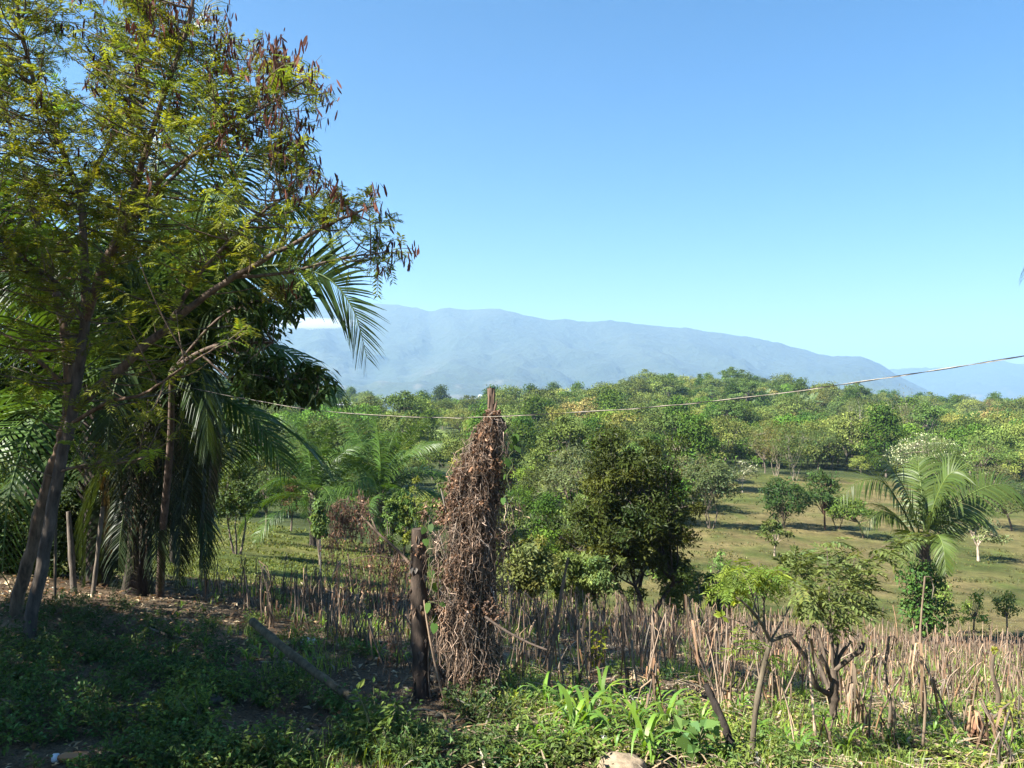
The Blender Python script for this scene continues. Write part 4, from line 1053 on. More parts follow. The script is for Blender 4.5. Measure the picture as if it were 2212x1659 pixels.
# electric cable: two twisted strands sagging across the view
wt = thing('overhead_cable', 'thin twisted overhead cable sagging across the whole view', 'cable', pix(1080, 897, 6.2)); w0 = np.array(wt.location)
base = np.array([pix(-250, 735, 10.5), pix(180, 792, 9.2), pix(480, 852, 8.4), pix(700, 888, 7.7), pix(940, 902, 7.1), pix(1080, 899, 6.7), pix(1350, 884, 6.1), pix(1600, 860, 5.6), pix(1850, 826, 5.2), pix(2212, 769, 4.8), pix(2600, 700, 4.4)]) - w0
Pc = smooth_path(base, 420); tt = np.linspace(0, 26 * math.pi, 420) + 1.5 * np.sin(np.linspace(0, 30, 420))
for i, (cr_, col) in enumerate([(.0025, (.27, .24, .19)), (.0027, (.02, .02, .02))]):
    ph = tt + math.pi * i
    m = MB(); off = np.stack([np.zeros(420), np.cos(ph) * .0027, np.sin(ph) * .0027], 1)
    m.tubes((Pc + off)[None], np.full((1, 420), cr_), 6, col); m.build('strand', BARK, wt)

# ------------------------------------------------------------------ poles, logs and saplings of the foreground
def lg(name, label, cat, a, b, r0, r1, col, lift=.05, group=None, mat=None, fixed=None):
    """a stick lying or leaning between two photo points, each resting at its ground distance unless given"""
    pa_ = hit(*a) if fixed is None else pix(*a, fixed[0]); pb_ = hit(*b) if fixed is None else pix(*b, fixed[1])
    o = thing(name, label, cat, pa_, group)
    P = curve((pa_ * 0)[None], (pb_ - pa_)[None], 12, np.array([[0, 0, -.03]])) + np.array([0, 0, lift])
    m = MB(); m.tubes(P, (np.linspace(r0, r1, 12) * (1 + _r.normal(0, .06, 12)))[None], 10, col, cap=True)
    m.build('pole', mat or DEAD, o)
    return o
fa = pix(545, 1342, 8.6); fb = pix(835, 1492, 6.85)
fb[2] = float(ground(fb[0], fb[1])) + .03
o = thing('fallen_pole', 'jointed bamboo-like pole leaning down into the weeds in the shade', 'pole', fb)
P = curve(np.zeros((1, 3)), (fa - fb)[None], 30, np.array([[0, 0, -.04]])); rr = np.linspace(.042, .052, 30)[None].copy(); rr[:, ::6] *= 1.14
m = MB(); m.tubes(P, rr * .85, 12, (.10, .082, .05), cap=True); m.build('pole', DEAD, o)
lg('loose_stick', 'pale split stick jutting from the dry vine into the maize stubble', 'stick', (1048, 1332), (1182, 1404), 0.012, .009, (.07, .052, .04), fixed=(7.2, 6.9), lift=0)
rough_post('leaning_stake', 'long thin stake leaning right in the maize stubble beside the vine', 'stake', [(1180, 1502, 7.9), (1200, 1360, 7.95), (1213, 1280, 8.0), (1227, 1205, 8.0)], [.024, .02, .017, .011], (.11, .085, .065), sides=8)
s0 = hit(1592, 1642)
rough_post('leaning_stake', 'thick dark charred stake leaning left at the foot of the forked sapling', 'stake', [(1592, 1645, s0[1]), (1562, 1560, s0[1] + .1), (1524, 1478, s0[1] + .2)], [.036, .032, .026], (.03, .024, .02), sides=9)
for i, (a, b, c_, d_, lab) in enumerate([(1150, 1572, 1330, 1618, 'dark branch lying on the ground under the big maize seedlings'), (1185, 1592, 1400, 1632, 'grey branch lying in front of the tan stone'), (1230, 1570, 1420, 1608, 'thin pale stick lying behind the tan stone'),
                                         (700, 1428, 560, 1440, 'short stick lying in the shaded litter'), (1500, 1640, 1420, 1620, 'dry cane lying right of the tan stone'), (310, 1360, 420, 1392, 'grey fallen branch below the palm trunks'),
                                         (300, 1285, 395, 1305, 'pale fallen limb at the foot of the dark palm')]):
    lg('fallen_stick', lab, 'stick', (a, b), (c_, d_), .022 if i < 2 else .014, .012, (.11, .085, .06) if i % 2 == 0 else (.19, .155, .12), group='sticks lying on the ground')
for i, (a, b, c_, d_, r_, cl, lab) in enumerate([(200, 1290, 222, 1095, .04, (.13, .105, .08), 'pale cut stake leaning beside the palm trunk'), (160, 1280, 148, 1105, .05, (.12, .10, .08), 'pale stump-like stake behind the podded tree'),
                                                 (118, 1300, 122, 1050, .02, (.09, .07, .05), 'thin dark upright stem beside the podded tree'), (0, 1210, 75, 1020, .03, (.09, .06, .045), 'dark slanting stem at the left edge'),
                                                 (399, 1188, 405, 1108, .03, (.12, .08, .055), 'reddish fence stake on the lime pasture edge, left of two'), (437, 1196, 443, 1110, .025, (.11, .08, .06), 'thin fence stake on the lime pasture edge, right of two')]):
    p = hit(a, b); rough_post('wooden_stake', lab, 'stake', [(a, b + 4, p[1]), ((a + c_) / 2, (b + d_) / 2, p[1]), (c_, d_, p[1])], [r_ * 1.1, r_, r_ * .85], cl, sides=8, group='stakes on the left', k=8)

# forked sapling with feathery top, foreground right
fs = hit(1622, 1644); ys = fs[1]
o = thing('forked_sapling', 'forked sapling with feathery green top in the right foreground', 'sapling', fs)
m = MB(); tips = []
for pts, r0, r1 in [([(1622, 1650, 0), (1632, 1540, 0), (1648, 1450, .02), (1664, 1385, .03)], .027, .019), ([(1664, 1385, .03), (1640, 1340, -.1), (1610, 1305, -.2), (1590, 1290, -.2)], .016, .006), ([(1664, 1385, .03), (1700, 1372, .05), (1712, 1368, .05)], .018, .016),
                    ([(1655, 1400, .03), (1610, 1350, .2), (1560, 1330, .3)], .009, .004), ([(1652, 1365, 0), (1650, 1300, .1), (1660, 1262, .1)], .013, .006), ([(1640, 1340, -.1), (1620, 1270, 0), (1600, 1230, .1)], .008, .004), ([(1650, 1300, .1), (1640, 1245, .2), (1640, 1215, .3)], .008, .003),
                    ([(1650, 1300, .1), (1670, 1250, .2), (1695, 1235, .3)], .007, .003), ([(1664, 1385, .03), (1690, 1340, .1), (1706, 1310, .1)], .01, .006), ([(1644, 1470, 0), (1600, 1430, .1), (1580, 1400, .1)], .006, .003)]:
    P = smooth_path(np.array([pix(a, b, ys + c) for a, b, c in pts]) - fs, 12); m.tubes(P[None], np.linspace(r0, r1, 12)[None] * (1 + _r.normal(0, .1, (1, 12))), 8, (.095, .078, .052)); tips.append(P[5:])
m.build('trunk', BARK, o)
lf = MB()
c2 = np.vstack([sample_poly(_r, [(1540, 1250), (1570, 1215), (1630, 1208), (1690, 1235), (1705, 1262), (1640, 1258), (1560, 1282)], 90), sample_poly(_r, [(1585, 1380), (1640, 1380), (1690, 1400), (1690, 1430), (1590, 1425)], 14)])
C = pix(c2[:, 0], c2[:, 1], ys + .1 + _r.normal(0, .22, len(c2))) - fs
feather_leaves(lf, C, norm(rand_dir(_r, len(C)) * [1, 1, .4]), _r, _r.uniform(.11, .2, len(C)), tint(_r, len(C), (.13, .19, .03), .2))
lf.build('crown', FEATHER, o)
lv = MB()
for (a, b) in [(1592, 1292), (1600, 1285), (1585, 1300), (1640, 1268), (1648, 1262), (1620, 1318), (1560, 1332)]:
    n = 6; c = np.repeat(pix(a, b, ys - .1)[None], n, 0) - fs
    lv.leaves(c, norm(rand_dir(_r, n) + [0, 0, .6]), rand_dir(_r, n) * .4 + [0, -1, .4], .075, .034, tint(_r, n, (.24, .30, .04), .15))
lv.build('young_leaves', FEATHER, o)

# pruned many-stemmed tree with leafy regrowth
pr = hit(1800, 1575); yq = pr[1]
o = thing('pruned_tree', 'pruned many-stemmed tree with leafy regrowth right of the forked sapling', 'tree', pr)
m = MB(); tops = []
for pts, r0, r1 in [([(1800, 1585, 0), (1800, 1500, 0), (1802, 1445, 0)], .085, .08), ([(1792, 1500, 0), (1762, 1480, -.1), (1740, 1420, -.2), (1708, 1378, -.3), (1696, 1362, -.3)], .05, .028), ([(1790, 1490, 0), (1775, 1450, .1), (1752, 1400, .2), (1738, 1362, .2)], .045, .03),
                    ([(1795, 1480, 0), (1782, 1420, .05), (1768, 1368, .1), (1755, 1352, .1)], .04, .022), ([(1802, 1450, 0), (1838, 1420, -.1), (1858, 1405, -.15), (1866, 1388, -.15)], .052, .04), ([(1804, 1450, 0), (1815, 1415, .1), (1838, 1385, .15)], .035, .028),
                    ([(1800, 1450, 0), (1796, 1380, 0), (1793, 1320, 0), (1790, 1250, .05), (1786, 1180, .1)], .03, .006), ([(1802, 1450, 0), (1812, 1370, .1), (1806, 1330, .1), (1830, 1260, .15), (1850, 1200, .2)], .028, .006), ([(1800, 1440, 0), (1790, 1350, .1), (1760, 1280, .2), (1730, 1215, .3), (1715, 1170, .3)], .022, .005),
                    ([(1812, 1360, .1), (1850, 1270, .2), (1890, 1195, .3), (1930, 1170, .3)], .014, .004), ([(1796, 1340, 0), (1750, 1290, -.2), (1712, 1270, -.3)], .012, .004), ([(1795, 1470, 0), (1785, 1440, -.2), (1770, 1412, -.25)], .04, .03)]:
    r0, tp_r = r0 * .55, r1; P = smooth_path(np.array([pix(a, b, yq + c) for a, b, c in pts]) - pr, 14); m.tubes(P[None], np.linspace(r0, r1 * .6, 14)[None] * (1 + _r.normal(0, .12, (1, 14))), 9, (.088, .068, .05), cap=True)
    if r1 < .01: tops.append(P)
m.build('trunk', BARK, o)
lf = MB(); B = np.vstack([p[6:] for p in tops])
c2 = np.vstack([sample_poly(_r, [(1692, 1250), (1700, 1200), (1725, 1170), (1760, 1240), (1790, 1165), (1815, 1155), (1822, 1240), (1880, 1195), (1905, 1185), (1870, 1260), (1850, 1330), (1810, 1340), (1760, 1325), (1720, 1290)], 170), sample_poly(_r, [(1880, 1190), (1930, 1160), (1985, 1150), (1960, 1185), (1900, 1215)], 22)])
C = pix(c2[:, 0], c2[:, 1], yq + _r.normal(0, .45, len(c2))) - pr
A = B[np.argmin(np.linalg.norm(C[:, None] - B[None], axis=2), 1)]
# pinnate sprays: a stalk with leaflets in pairs
n = len(C); d = norm(C - A + rand_dir(_r, n) * .12 + [0, 0, -.02]); S = norm(np.cross(d, rand_dir(_r, n) * .4 + [0, 0, 1.0])); U = np.cross(S, d); cc = tint(_r, n, (.095, .128, .036), .2, .08)
lf.tubes(np.stack([C - d * .06, C + d * .2 - [0, 0, .05]], 1), np.full((n, 2), .0035), 3, (.10, .11, .05))
for j in range(6):
    t = j / 5; q = C + d * (.2 * t) - np.array([0, 0, .05 * t * t])
    for sg in (-1, 1): lf.leaves(q, norm(sg * S + d * (.4 + t) - [0, 0, .35] + _r.normal(0, .2, (n, 3))), U, _r.uniform(.06, .1, n), .034, cc * np.exp(_r.normal(0, .12, (n, 1))))
lf.build('crown', LEAF, o)

# ------------------------------------------------------------------ dry maize stubble
_r = np.random.default_rng(130)
def stalk_mesh(seed, rough=False):
    r = np.random.default_rng(seed); m = MB(); lv = MB()
    h = r.uniform(.3, .98); k = 6
    ln = r.normal(0, .13, 2)
    P = curve(np.array([[0, 0, -.06]]), np.array([[ln[0], ln[1], h]]), k, r.normal(0, .035, (1, 3)))
    rr = np.linspace(.0095, .0068, k)[None].copy(); rr[:, 2] *= 1.25; rr[:, 4] *= 1.2
    m.tubes(P, rr, 5, tint(r, 1, (.165, .12, .085), .42, .08))
    if r.uniform() < .45:       # broken top folded over
        a = r.uniform(0, 6.28); t = P[0, -1]; L = r.uniform(.15, .5)
        e = t + np.array([math.cos(a) * L * .45, math.sin(a) * L * .45, -L * .85])
        m.tubes(np.stack([t, (t + e) / 2 + np.array([math.cos(a), math.sin(a), .3]) * .04, e])[None], np.array([[.009, .008, .004]]), 4, tint(r, 1, (.25, .18, .12), .2))
    n = r.integers(3, 6)
    i = r.integers(1, k, n); b = P[0, i]; a = r.uniform(0, 6.28, n); L = r.uniform(.18, .5, n)
    o_ = np.stack([np.cos(a), np.sin(a), 0 * a], 1)
    pts = np.stack([b, b + o_ * .035 + [0, 0, .02], b + o_ * .06 - [0, 0, 1] * (L * .45)[:, None], b + o_ * (.05 + .05 * r.uniform(0, 1, (n, 1))) - [0, 0, 1] * L[:, None]], 1)
    pts[:, :, 2] = np.maximum(pts[:, :, 2], .01)
    lv.ribbons(pts, np.stack([-np.sin(a), np.cos(a), 0 * a], 1), np.array([[.008, .017, .014, .004]]) * r.uniform(.6, 1.4, (n, 1)), tint(r, n, (.20, .135, .085), .45, .12))
    return m, lv
SV = [stalk_mesh(500 + i) for i in range(14)]
SVM = []
for a, b_ in SV:
    o = a.build('dry_maize_stalk', STRAW); p = b_.build('dried_leaf', DRY); SVM.append((o.data, p.data)); bpy.data.objects.remove(o); bpy.data.objects.remove(p)
# planted in hills of two to four stalks along rows
hills = []
for row in np.arange(-30, 36, .78):
    for st_ in np.arange(6.6, 40, .56):
        hills.append((row + .18 * math.sin(st_ * .7) + _r.normal(0, .08) + .12 * (st_ - 6), st_ + _r.normal(0, .1)))
hills = np.array(hills)
hu = CX + F * hills[:, 0] / hills[:, 1]; hy = hills[:, 1]
near = np.interp(hu, [250, 420, 560, 700, 860, 1000, 1100, 1300, 1480, 1650, 1800, 2000, 2300], [19, 16.5, 13.0, 10.8, 9.2, 8.0, 7.7, 7.6, 7.4, 7.0, 6.6, 6.0, 6.0])
keep = (hy > near) & (hy < edge_dist(hu) - 1.5) & (hu > 380) & (hu < 2330) & (_r.uniform(0, 1, len(hy)) < np.interp(hu, [380, 700, 1000, 1600, 1750, 2212], [.7, .95, 1, 1, .72, .55]))
hills = hills[keep]
S = []
for (x, y) in hills:
    for j in range(_r.integers(1, 5)): S.append((x + _r.normal(0, .075), y + _r.normal(0, .075)))
S = np.array(S); S = S[np.argsort(S[:, 1])]
print('maize stalks', len(S))
rest_s, rest_l = MB(), MB()
arr = [((np.concatenate(a.v), np.concatenate(a.q), np.concatenate(a.c)), (np.concatenate(b_.v), np.concatenate(b_.q), np.concatenate(b_.c))) for a, b_ in SV]
sz = ground(S[:, 0], S[:, 1])
for j, (x, y) in enumerate(S):
    vi = _r.integers(0, 14); a = _r.uniform(0, 6.28); s = _r.uniform(.7, 1.2)
    if j < 300:
        o = obj('dry_maize_stalk', SVM[vi][0]); o.location = (x, y, sz[j]); o.rotation_euler = (_r.normal(0, .11), _r.normal(0, .11), a); o.scale = (s, s, s * _r.uniform(.7, 1.2))
        u = CX + F * x / y
        zone = 'left of the vine-covered post' if u < 930 else ('between dry vine and forked sapling' if u < 1620 else 'right of the forked sapling')
        tag(o, 'one of the dry maize stalks in the near stubble %s' % zone, 'maize stalk', 'near dry maize stalks %s' % zone)
        obj('dried_leaf', SVM[vi][1], o)
    else:
        ca, sa = math.cos(a) * s, math.sin(a) * s
        for (v, q, c), M in zip(arr[vi], (rest_s, rest_l)):
            w = np.stack([v[:, 0] * ca - v[:, 1] * sa + x, v[:, 0] * sa + v[:, 1] * ca + y, v[:, 2] * s + sz[j]], 1)
            M.v.append(w); M.q.append(q + M.n); M.c.append(c * np.exp(_r.normal(0, .12))); M.m.append(np.full(len(q), 0 if M is rest_s else 0)); M.s.append(np.ones(len(q), bool)); M.n += len(v)
st_o = tag(rest_s.build('maize_stubble', STRAW), 'dense rows of dry brown maize stubble over the slope', kind='stuff')
rest_l.build('dried_leaves', DRY, st_o)['kind'] = 'stuff'

# broken maize plants standing out on the right, and other bare stems
for i, (a, b_, tp_, dx, lab) in enumerate([(1990, 1640, 1245, 8, 'tall dry maize plant with a bent pale tassel in front of the palm'), (2110, 1610, 1490, -4, 'dry brown maize plant with a ragged husk at the lower right'), (1990, 1560, 1370, -14, 'dry maize stem with a torn leaf left of the ragged husk'),
                                           (1915, 1600, 1375, 6, 'bare dark stem standing in the sparse stubble'), (1848, 1590, 1430, -6, 'dry maize bundle beside the pruned tree'), (1870, 1590, 1435, -22, 'leaning dry maize stem beside the pruned tree'),
                                           (2150, 1545, 1405, -2, 'thick cut stem with a tuft of yellow leaves at the right'), (2040, 1500, 1390, 20, 'crooked forked stem at the right of the field'), (1950, 1480, 1385, -20, 'dark crooked stem left of the forked stem')]):
    p = hit(a, b_); y = p[1]
    o = thing('dead_plant', lab, 'dead plant', p, 'lone dry stems on the right of the field')
    P = np.array([pix(a, b_, y) + [0, 0, -.05], pix(a + dx * .3 + 7, (b_ * 2 + tp_) / 3, y), pix(a + dx * .5 - 6, (b_ + 2 * tp_) / 3, y), pix(a + dx, tp_, y)]) - p
    m = MB(); thick = .035 if i == 6 else (.018 if i in (3, 7, 8) else .012)
    m.tubes(smooth_path(P, 12)[None], np.linspace(thick * 1.15, thick * .6, 12)[None] * (1 + _r.normal(0, .05, (1, 12))), 7, (.11, .085, .06) if i in (3, 6, 7, 8) else (.16, .12, .08), cap=True)
    if i in (7, 8): m.tubes(np.stack([P[1], P[2] + [.12, 0, 0], P[3] + [.22, 0, .05]])[None], np.array([[.013, .011, .008]]), 6, (.17, .13, .09))
    m.build('stalk', DEAD, o)
    lv = MB(); n = 14 if i in (1, 4) else 7
    k = _r.integers(3, 12, n); q = smooth_path(P, 12)[k]; an = _r.uniform(0, 6.28, n); od = np.stack([np.cos(an), np.sin(an), 0 * an], 1); L = _r.uniform(.2, .5, n) * (1 if i in (0, 1, 2, 4, 5) else .3)
    if i == 6:
        q = q * 0 + P[3]; lv.leaves(np.repeat(q, 3, 0), rand_dir(_r, 3 * n) + [0, 0, .4], rand_dir(_r, 3 * n), .07, .035, tint(_r, 3 * n, (.22, .24, .04), .2))
    else:
        pts = np.stack([q, q + od * .05, q + od * .09 - [0, 0, 1] * (L * .5)[:, None], q + od * .07 - [0, 0, 1] * L[:, None]], 1); pts[:, :, 2] = np.maximum(pts[:, :, 2], .02)
        for e in range(n - 1):
            l1 = MB(); l1.ribbons(pts[e:e + 1], np.stack([-np.sin(an), np.cos(an), 0 * an], 1)[e:e + 1], np.array([[.008, .022, .02, .005]]) * _r.uniform(.7, 1.3), tint(_r, 1, (.25, .18, .115), .3)); l1.build('dried_leaf', DRY, o)
        lv.ribbons(pts[-1:], np.stack([-np.sin(an), np.cos(an), 0 * an], 1)[-1:], np.array([[.008, .022, .02, .005]]), tint(_r, 1, (.25, .18, .115), .3))
        if i == 1: lv.leaves(np.repeat((P[2] * .8)[None], 12, 0) + _r.normal(0, .03, (12, 3)), norm(rand_dir(_r, 12) * .4 - [0, 0, 1]), rand_dir(_r, 12), .3, .07, tint(_r, 12, (.26, .14, .08), .25))
    e = lv.build('dried_leaf' if i != 6 else 'leaf_tuft', DRY if i != 6 else LEAF, o)
    if i in (1, 6): e['kind'] = 'stuff'

# ------------------------------------------------------------------ young green maize
def seedling(seed, size):
    r = np.random.default_rng(seed); m = MB(); n = r.integers(8, 12)
    a = np.arange(n) * 2.5 + r.normal(0, .4, n); L = size * r.uniform(.6, 1.1, n); z0 = size * .25 * r.uniform(0, 1, n)
    od = np.stack([np.cos(a), np.sin(a), 0 * a], 1); el = r.uniform(.85, 1.4, n)
    k = 7; pts = [np.stack([0 * a, 0 * a, z0], 1)]; e = el.copy()
    for j in range(1, k):
        pts.append(pts[-1] + (L / (k - 1))[:, None] * (od * np.cos(e)[:, None] + np.array([0, 0, 1]) * np.sin(e)[:, None])); e = e - r.uniform(.22, .5, n) * (j / 2.6)
    pts = np.stack(pts, 1); pts[:, :, 2] = np.maximum(pts[:, :, 2], .01)
    m.ribbons(pts, np.stack([-np.sin(a), np.cos(a), .1 + 0 * a], 1), size * np.array([[.03, .055, .07, .068, .055, .033, .005]]) * r.uniform(.75, 1.15, (n, 1)), tint(r, n, (.14, .25, .035), .16, .1))
    st = MB(); st.tubes(np.array([[[0, 0, -.03], [0, 0, size * .15], [0, 0, size * .4]]]), np.array([[.012, .012, .008]]) * (size / .5), 6, (.12, .19, .06))
    return m, st
SD = []
for i in range(8):
    a, b_ = seedling(700 + i, .55); o = a.build('leaf_blades', MAIZE); p = b_.build('stem', LEAF); SD.append((o.data, p.data)); bpy.data.objects.remove(o); bpy.data.objects.remove(p)
BIG = [(1175, 1530, 1.0, 'lush maize seedling nearest the dry vine'), (1215, 1545, 1.05, 'lush maize seedling second from the dry vine'), (1240, 1600, 1.5, 'largest dark green maize clump in the foreground'), (1268, 1590, 1.25, 'maize seedling at the right of the largest clump'),
       (1300, 1545, 1.1, 'pale-tipped maize seedling behind the largest clump'), (1390, 1640, 1.25, 'bright maize clump right of the tan stone'), (1370, 1590, 1.1, 'maize seedling above the tan stone'), (1440, 1590, 1.1, 'maize seedling right of the bright clump'),
       (1420, 1545, .9, 'maize seedling at the edge of the stubble'), (860, 1440, .85, 'sunlit maize seedling just left of the thick post'), (815, 1425, .7, 'small maize seedling left of the thick post'), (1720, 1640, .8, 'maize tuft right of the forked sapling'),
       (1830, 1640, .8, 'maize tuft below the pruned tree'), (1515, 1570, .7, 'maize tuft beside the charred stake')]
for i, (a, b_, s, lab) in enumerate(BIG):
    s *= .82; p = hit(a, b_); o = thing('maize_seedling', lab, 'maize plant', p, 'large maize seedlings', _r.uniform(0, 6), (s, s, s))
    obj('leaf_blades', SD[i % 8][0], o); obj('stem', SD[i % 8][1], o)
for i in range(240):
    while True:
        if i % 4 == 0: a, b_ = _r.uniform(380, 880), _r.uniform(1290, 1440)
        else: a, b_ = _r.uniform(1080, 2230), _r.uniform(1430, 1655)
        if b_ > np.interp(a, [380, 880, 1080, 1500, 2200], [1270, 1320, 1470, 1500, 1410]): break
    p = hit(a, b_); s = _r.uniform(.28, .58)
    zone = 'left of the thick post' if a < 930 else ('around the forked sapling' if a < 1750 else 'at the lower right')
    o = thing('maize_seedling', 'one of the small green maize seedlings scattered %s' % zone, 'maize plant', p, 'small maize seedlings %s' % zone, _r.uniform(0, 6), (s, s, s))
    obj('leaf_blades', SD[i % 8][0], o); obj('stem', SD[i % 8][1], o)

# ------------------------------------------------------------------ weeds, litter, grass
def scatter_px(r, poly, n):
    """points on the ground, evenly spread, inside a photo polygon"""
    return hits(sample_poly(r, poly, n))
wd = MB(); stem = MB(); BOT = hit(160, 1650)
def weeds(poly, n, col, size, r, leaf=.05, up=.5):
    P = scatter_px(r, poly, n * 2); P = P[(vnoise(P[:, 0] * 1.7 + 40, P[:, 1] * 1.7, 77) + .4 * vnoise(P[:, 0] * 5, P[:, 1] * 5, 78) > .52) & (np.hypot(P[:, 0] - BOT[0], P[:, 1] - BOT[1] - .1) > .3)][:n]
    for p in P:
        s = size * r.uniform(.5, 1.4); nl = int(r.integers(22, 48)); ns = 5
        a = r.uniform(0, 6.28, ns); tip = p + np.stack([np.cos(a) * s * .7, np.sin(a) * s * .7, s * r.uniform(.4, 1.2, ns) * (.6 + up)], 1)
        A = np.repeat(p[None], ns, 0)
        stem.tubes(curve(A, tip, 3, np.tile([0, 0, s * .12], (ns, 1))), np.full((ns, 3), .0025), 3, (.09, .10, .05))
        k = r.integers(0, ns, nl); t = r.uniform(.25, 1, (nl, 1))
        q = A[k] * (1 - t) + tip[k] * t + [0, 0, s * .1] + r.normal(0, .025, (nl, 3))
        q[:, 2] = np.maximum(q[:, 2], p[2] + .01)
        wd.leaves(q, norm(rand_dir(r, nl) * [1, 1, .5] + [0, 0, -.05]), rand_dir(r, nl) * .35 + [0, 0, 1], leaf * r.uniform(.6, 1.4, nl), leaf * r.uniform(.35, .65, nl), tint(r, 1, col, .25, .15) * np.exp(r.normal(0, .15, (nl, 1))))
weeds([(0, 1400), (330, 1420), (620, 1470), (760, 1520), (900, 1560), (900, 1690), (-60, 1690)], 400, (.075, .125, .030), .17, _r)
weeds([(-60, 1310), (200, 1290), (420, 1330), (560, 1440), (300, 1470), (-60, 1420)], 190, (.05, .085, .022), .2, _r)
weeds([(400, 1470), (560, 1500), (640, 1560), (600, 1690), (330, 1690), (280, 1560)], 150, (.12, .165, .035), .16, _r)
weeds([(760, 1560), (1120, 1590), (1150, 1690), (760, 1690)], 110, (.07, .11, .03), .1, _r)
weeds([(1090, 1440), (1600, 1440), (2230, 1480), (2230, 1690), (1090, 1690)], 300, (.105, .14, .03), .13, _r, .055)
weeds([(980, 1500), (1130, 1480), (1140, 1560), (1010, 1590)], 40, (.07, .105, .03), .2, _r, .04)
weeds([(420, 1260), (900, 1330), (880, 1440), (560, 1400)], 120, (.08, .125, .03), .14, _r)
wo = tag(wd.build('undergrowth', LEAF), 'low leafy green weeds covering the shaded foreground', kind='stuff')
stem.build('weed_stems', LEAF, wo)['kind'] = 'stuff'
# dead leaves, chaff and straw on the soil
lt = MB(); n = 26000
s_ = _r.uniform(-.74, .72, n); y = np.exp(_r.uniform(math.log(4.4), math.log(30), n)); x = s_ * y; z = ground(x, y)
ed = y < edge_dist(CX + F * s_) + 1
x, y, z = x[ed], y[ed], z[ed]; n = len(x); L = _r.uniform(.03, .11, n) * np.clip(y / 9, .8, 2); a = _r.uniform(0, 6.28, n)
d = np.stack([np.cos(a), np.sin(a), _r.normal(.12, .25, n)], 1)
lt.leaves(np.stack([x, y, z + .012], 1), d, rand_dir(_r, n) * .3 + [0, 0, 1], L, L * _r.uniform(.12, .5, n), np.where(_r.uniform(0, 1, (n, 1)) < .45, tint(_r, n, (.36, .28, .18), .3), tint(_r, n, (.15, .095, .06), .3)), .2)
n = 2600; s_ = _r.uniform(-.1, .72, n); y = np.exp(_r.uniform(math.log(5.2), math.log(20), n)); x = s_ * y; z = ground(x, y); L = _r.uniform(.12, .55, n); a = _r.uniform(0, 6.28, n)
A = np.stack([x, y, z + .015], 1); B = A + np.stack([np.cos(a) * L, np.sin(a) * L, 0 * a], 1); B[:, 2] = ground(B[:, 0], B[:, 1]) + _r.uniform(.01, .14, n)
lt.ribbons(curve(A, B, 4, np.stack([0 * a, 0 * a, _r.uniform(0, .05, n)], 1)), np.stack([-np.sin(a), np.cos(a), 0 * a], 1), np.array([[.008, .018, .016, .004]]) * _r.uniform(.6, 1.4, (n, 1)), tint(_r, n, (.34, .26, .17), .25))
tag(lt.build('leaf_litter', DRY), 'dry straw and dead leaves strewn over the field soil', kind='stuff')
# fresh grass blades sprouting through the stubble
fg = MB(); n = 42000
s_ = _r.uniform(-.42, .72, n); y = np.exp(_r.uniform(math.log(5.3), math.log(30), n)); x = s_ * y; u = CX + F * s_
kp = (y < edge_dist(u)) & (vnoise(x * .8 + 7, y * .8, 91) + .45 * vnoise(x * 3.1, y * 3.1, 92) > np.interp(u, [400, 900, 1100, 1700, 2000], [.95, .92, .86, .78, .68]))
x, y, u = x[kp], y[kp], u[kp]; n = len(x); z = ground(x, y); a = _r.uniform(0, 6.28, n); L = _r.uniform(.08, .3, n) * np.clip(y / 12, .8, 1.5)
od = np.stack([np.cos(a), np.sin(a), 0 * a], 1); A = np.stack([x, y, z - .01], 1); ln_ = _r.uniform(.15, .6, (n, 1))
P = np.stack([A, A + (od * ln_ * .4 + [0, 0, .55]) * L[:, None], A + (od * ln_ + [0, 0, .8]) * L[:, None]], 1)
fg.ribbons(P, np.stack([-np.sin(a), np.cos(a), 0 * a], 1), np.array([[.009, .008, .001]]) * np.clip(y / 9, .9, 2)[:, None], tint(_r, n, (.14, .21, .04), .25, .12))
tag(fg.build('field_grass', MAIZE), 'thin fresh grass blades sprouting through the stubble', kind='stuff')
# short pasture grass
gr = MB(); n = 150000
s_ = _r.uniform(-.5, .72, n); y = np.exp(_r.uniform(math.log(16), math.log(140), n)); x = s_ * y; u = CX + F * s_
ed = (y > edge_dist(u) + _r.normal(0, .6, n)) & pasture(u, y); x, y, u = x[ed], y[ed], u[ed]; n = len(x); z = ground(x, y)
dens = vnoise(x * .5, y * .5, 61) + .35 * vnoise(x * 2, y * 2, 62) > np.where(u > 1300, .86, .5); x, y, z, u = x[dens], y[dens], z[dens], u[dens]; n = len(x)
d = norm(rand_dir(_r, n) * .9 + [0, 0, .8]); L = _r.uniform(.04, .14, n) * np.clip(y / 30, .8, 2.0)
gr.leaves(np.stack([x, y, z - .01], 1), d, rand_dir(_r, n), L, L * .6, np.where((u > 1250)[:, None], tint(_r, n, (.11, .11, .04), .3), tint(_r, n, (.115, .14, .035), .3)))
tag(gr.build('pasture_grass', LEAF), 'short grazed grass on the pasture beyond the field', kind='stuff')

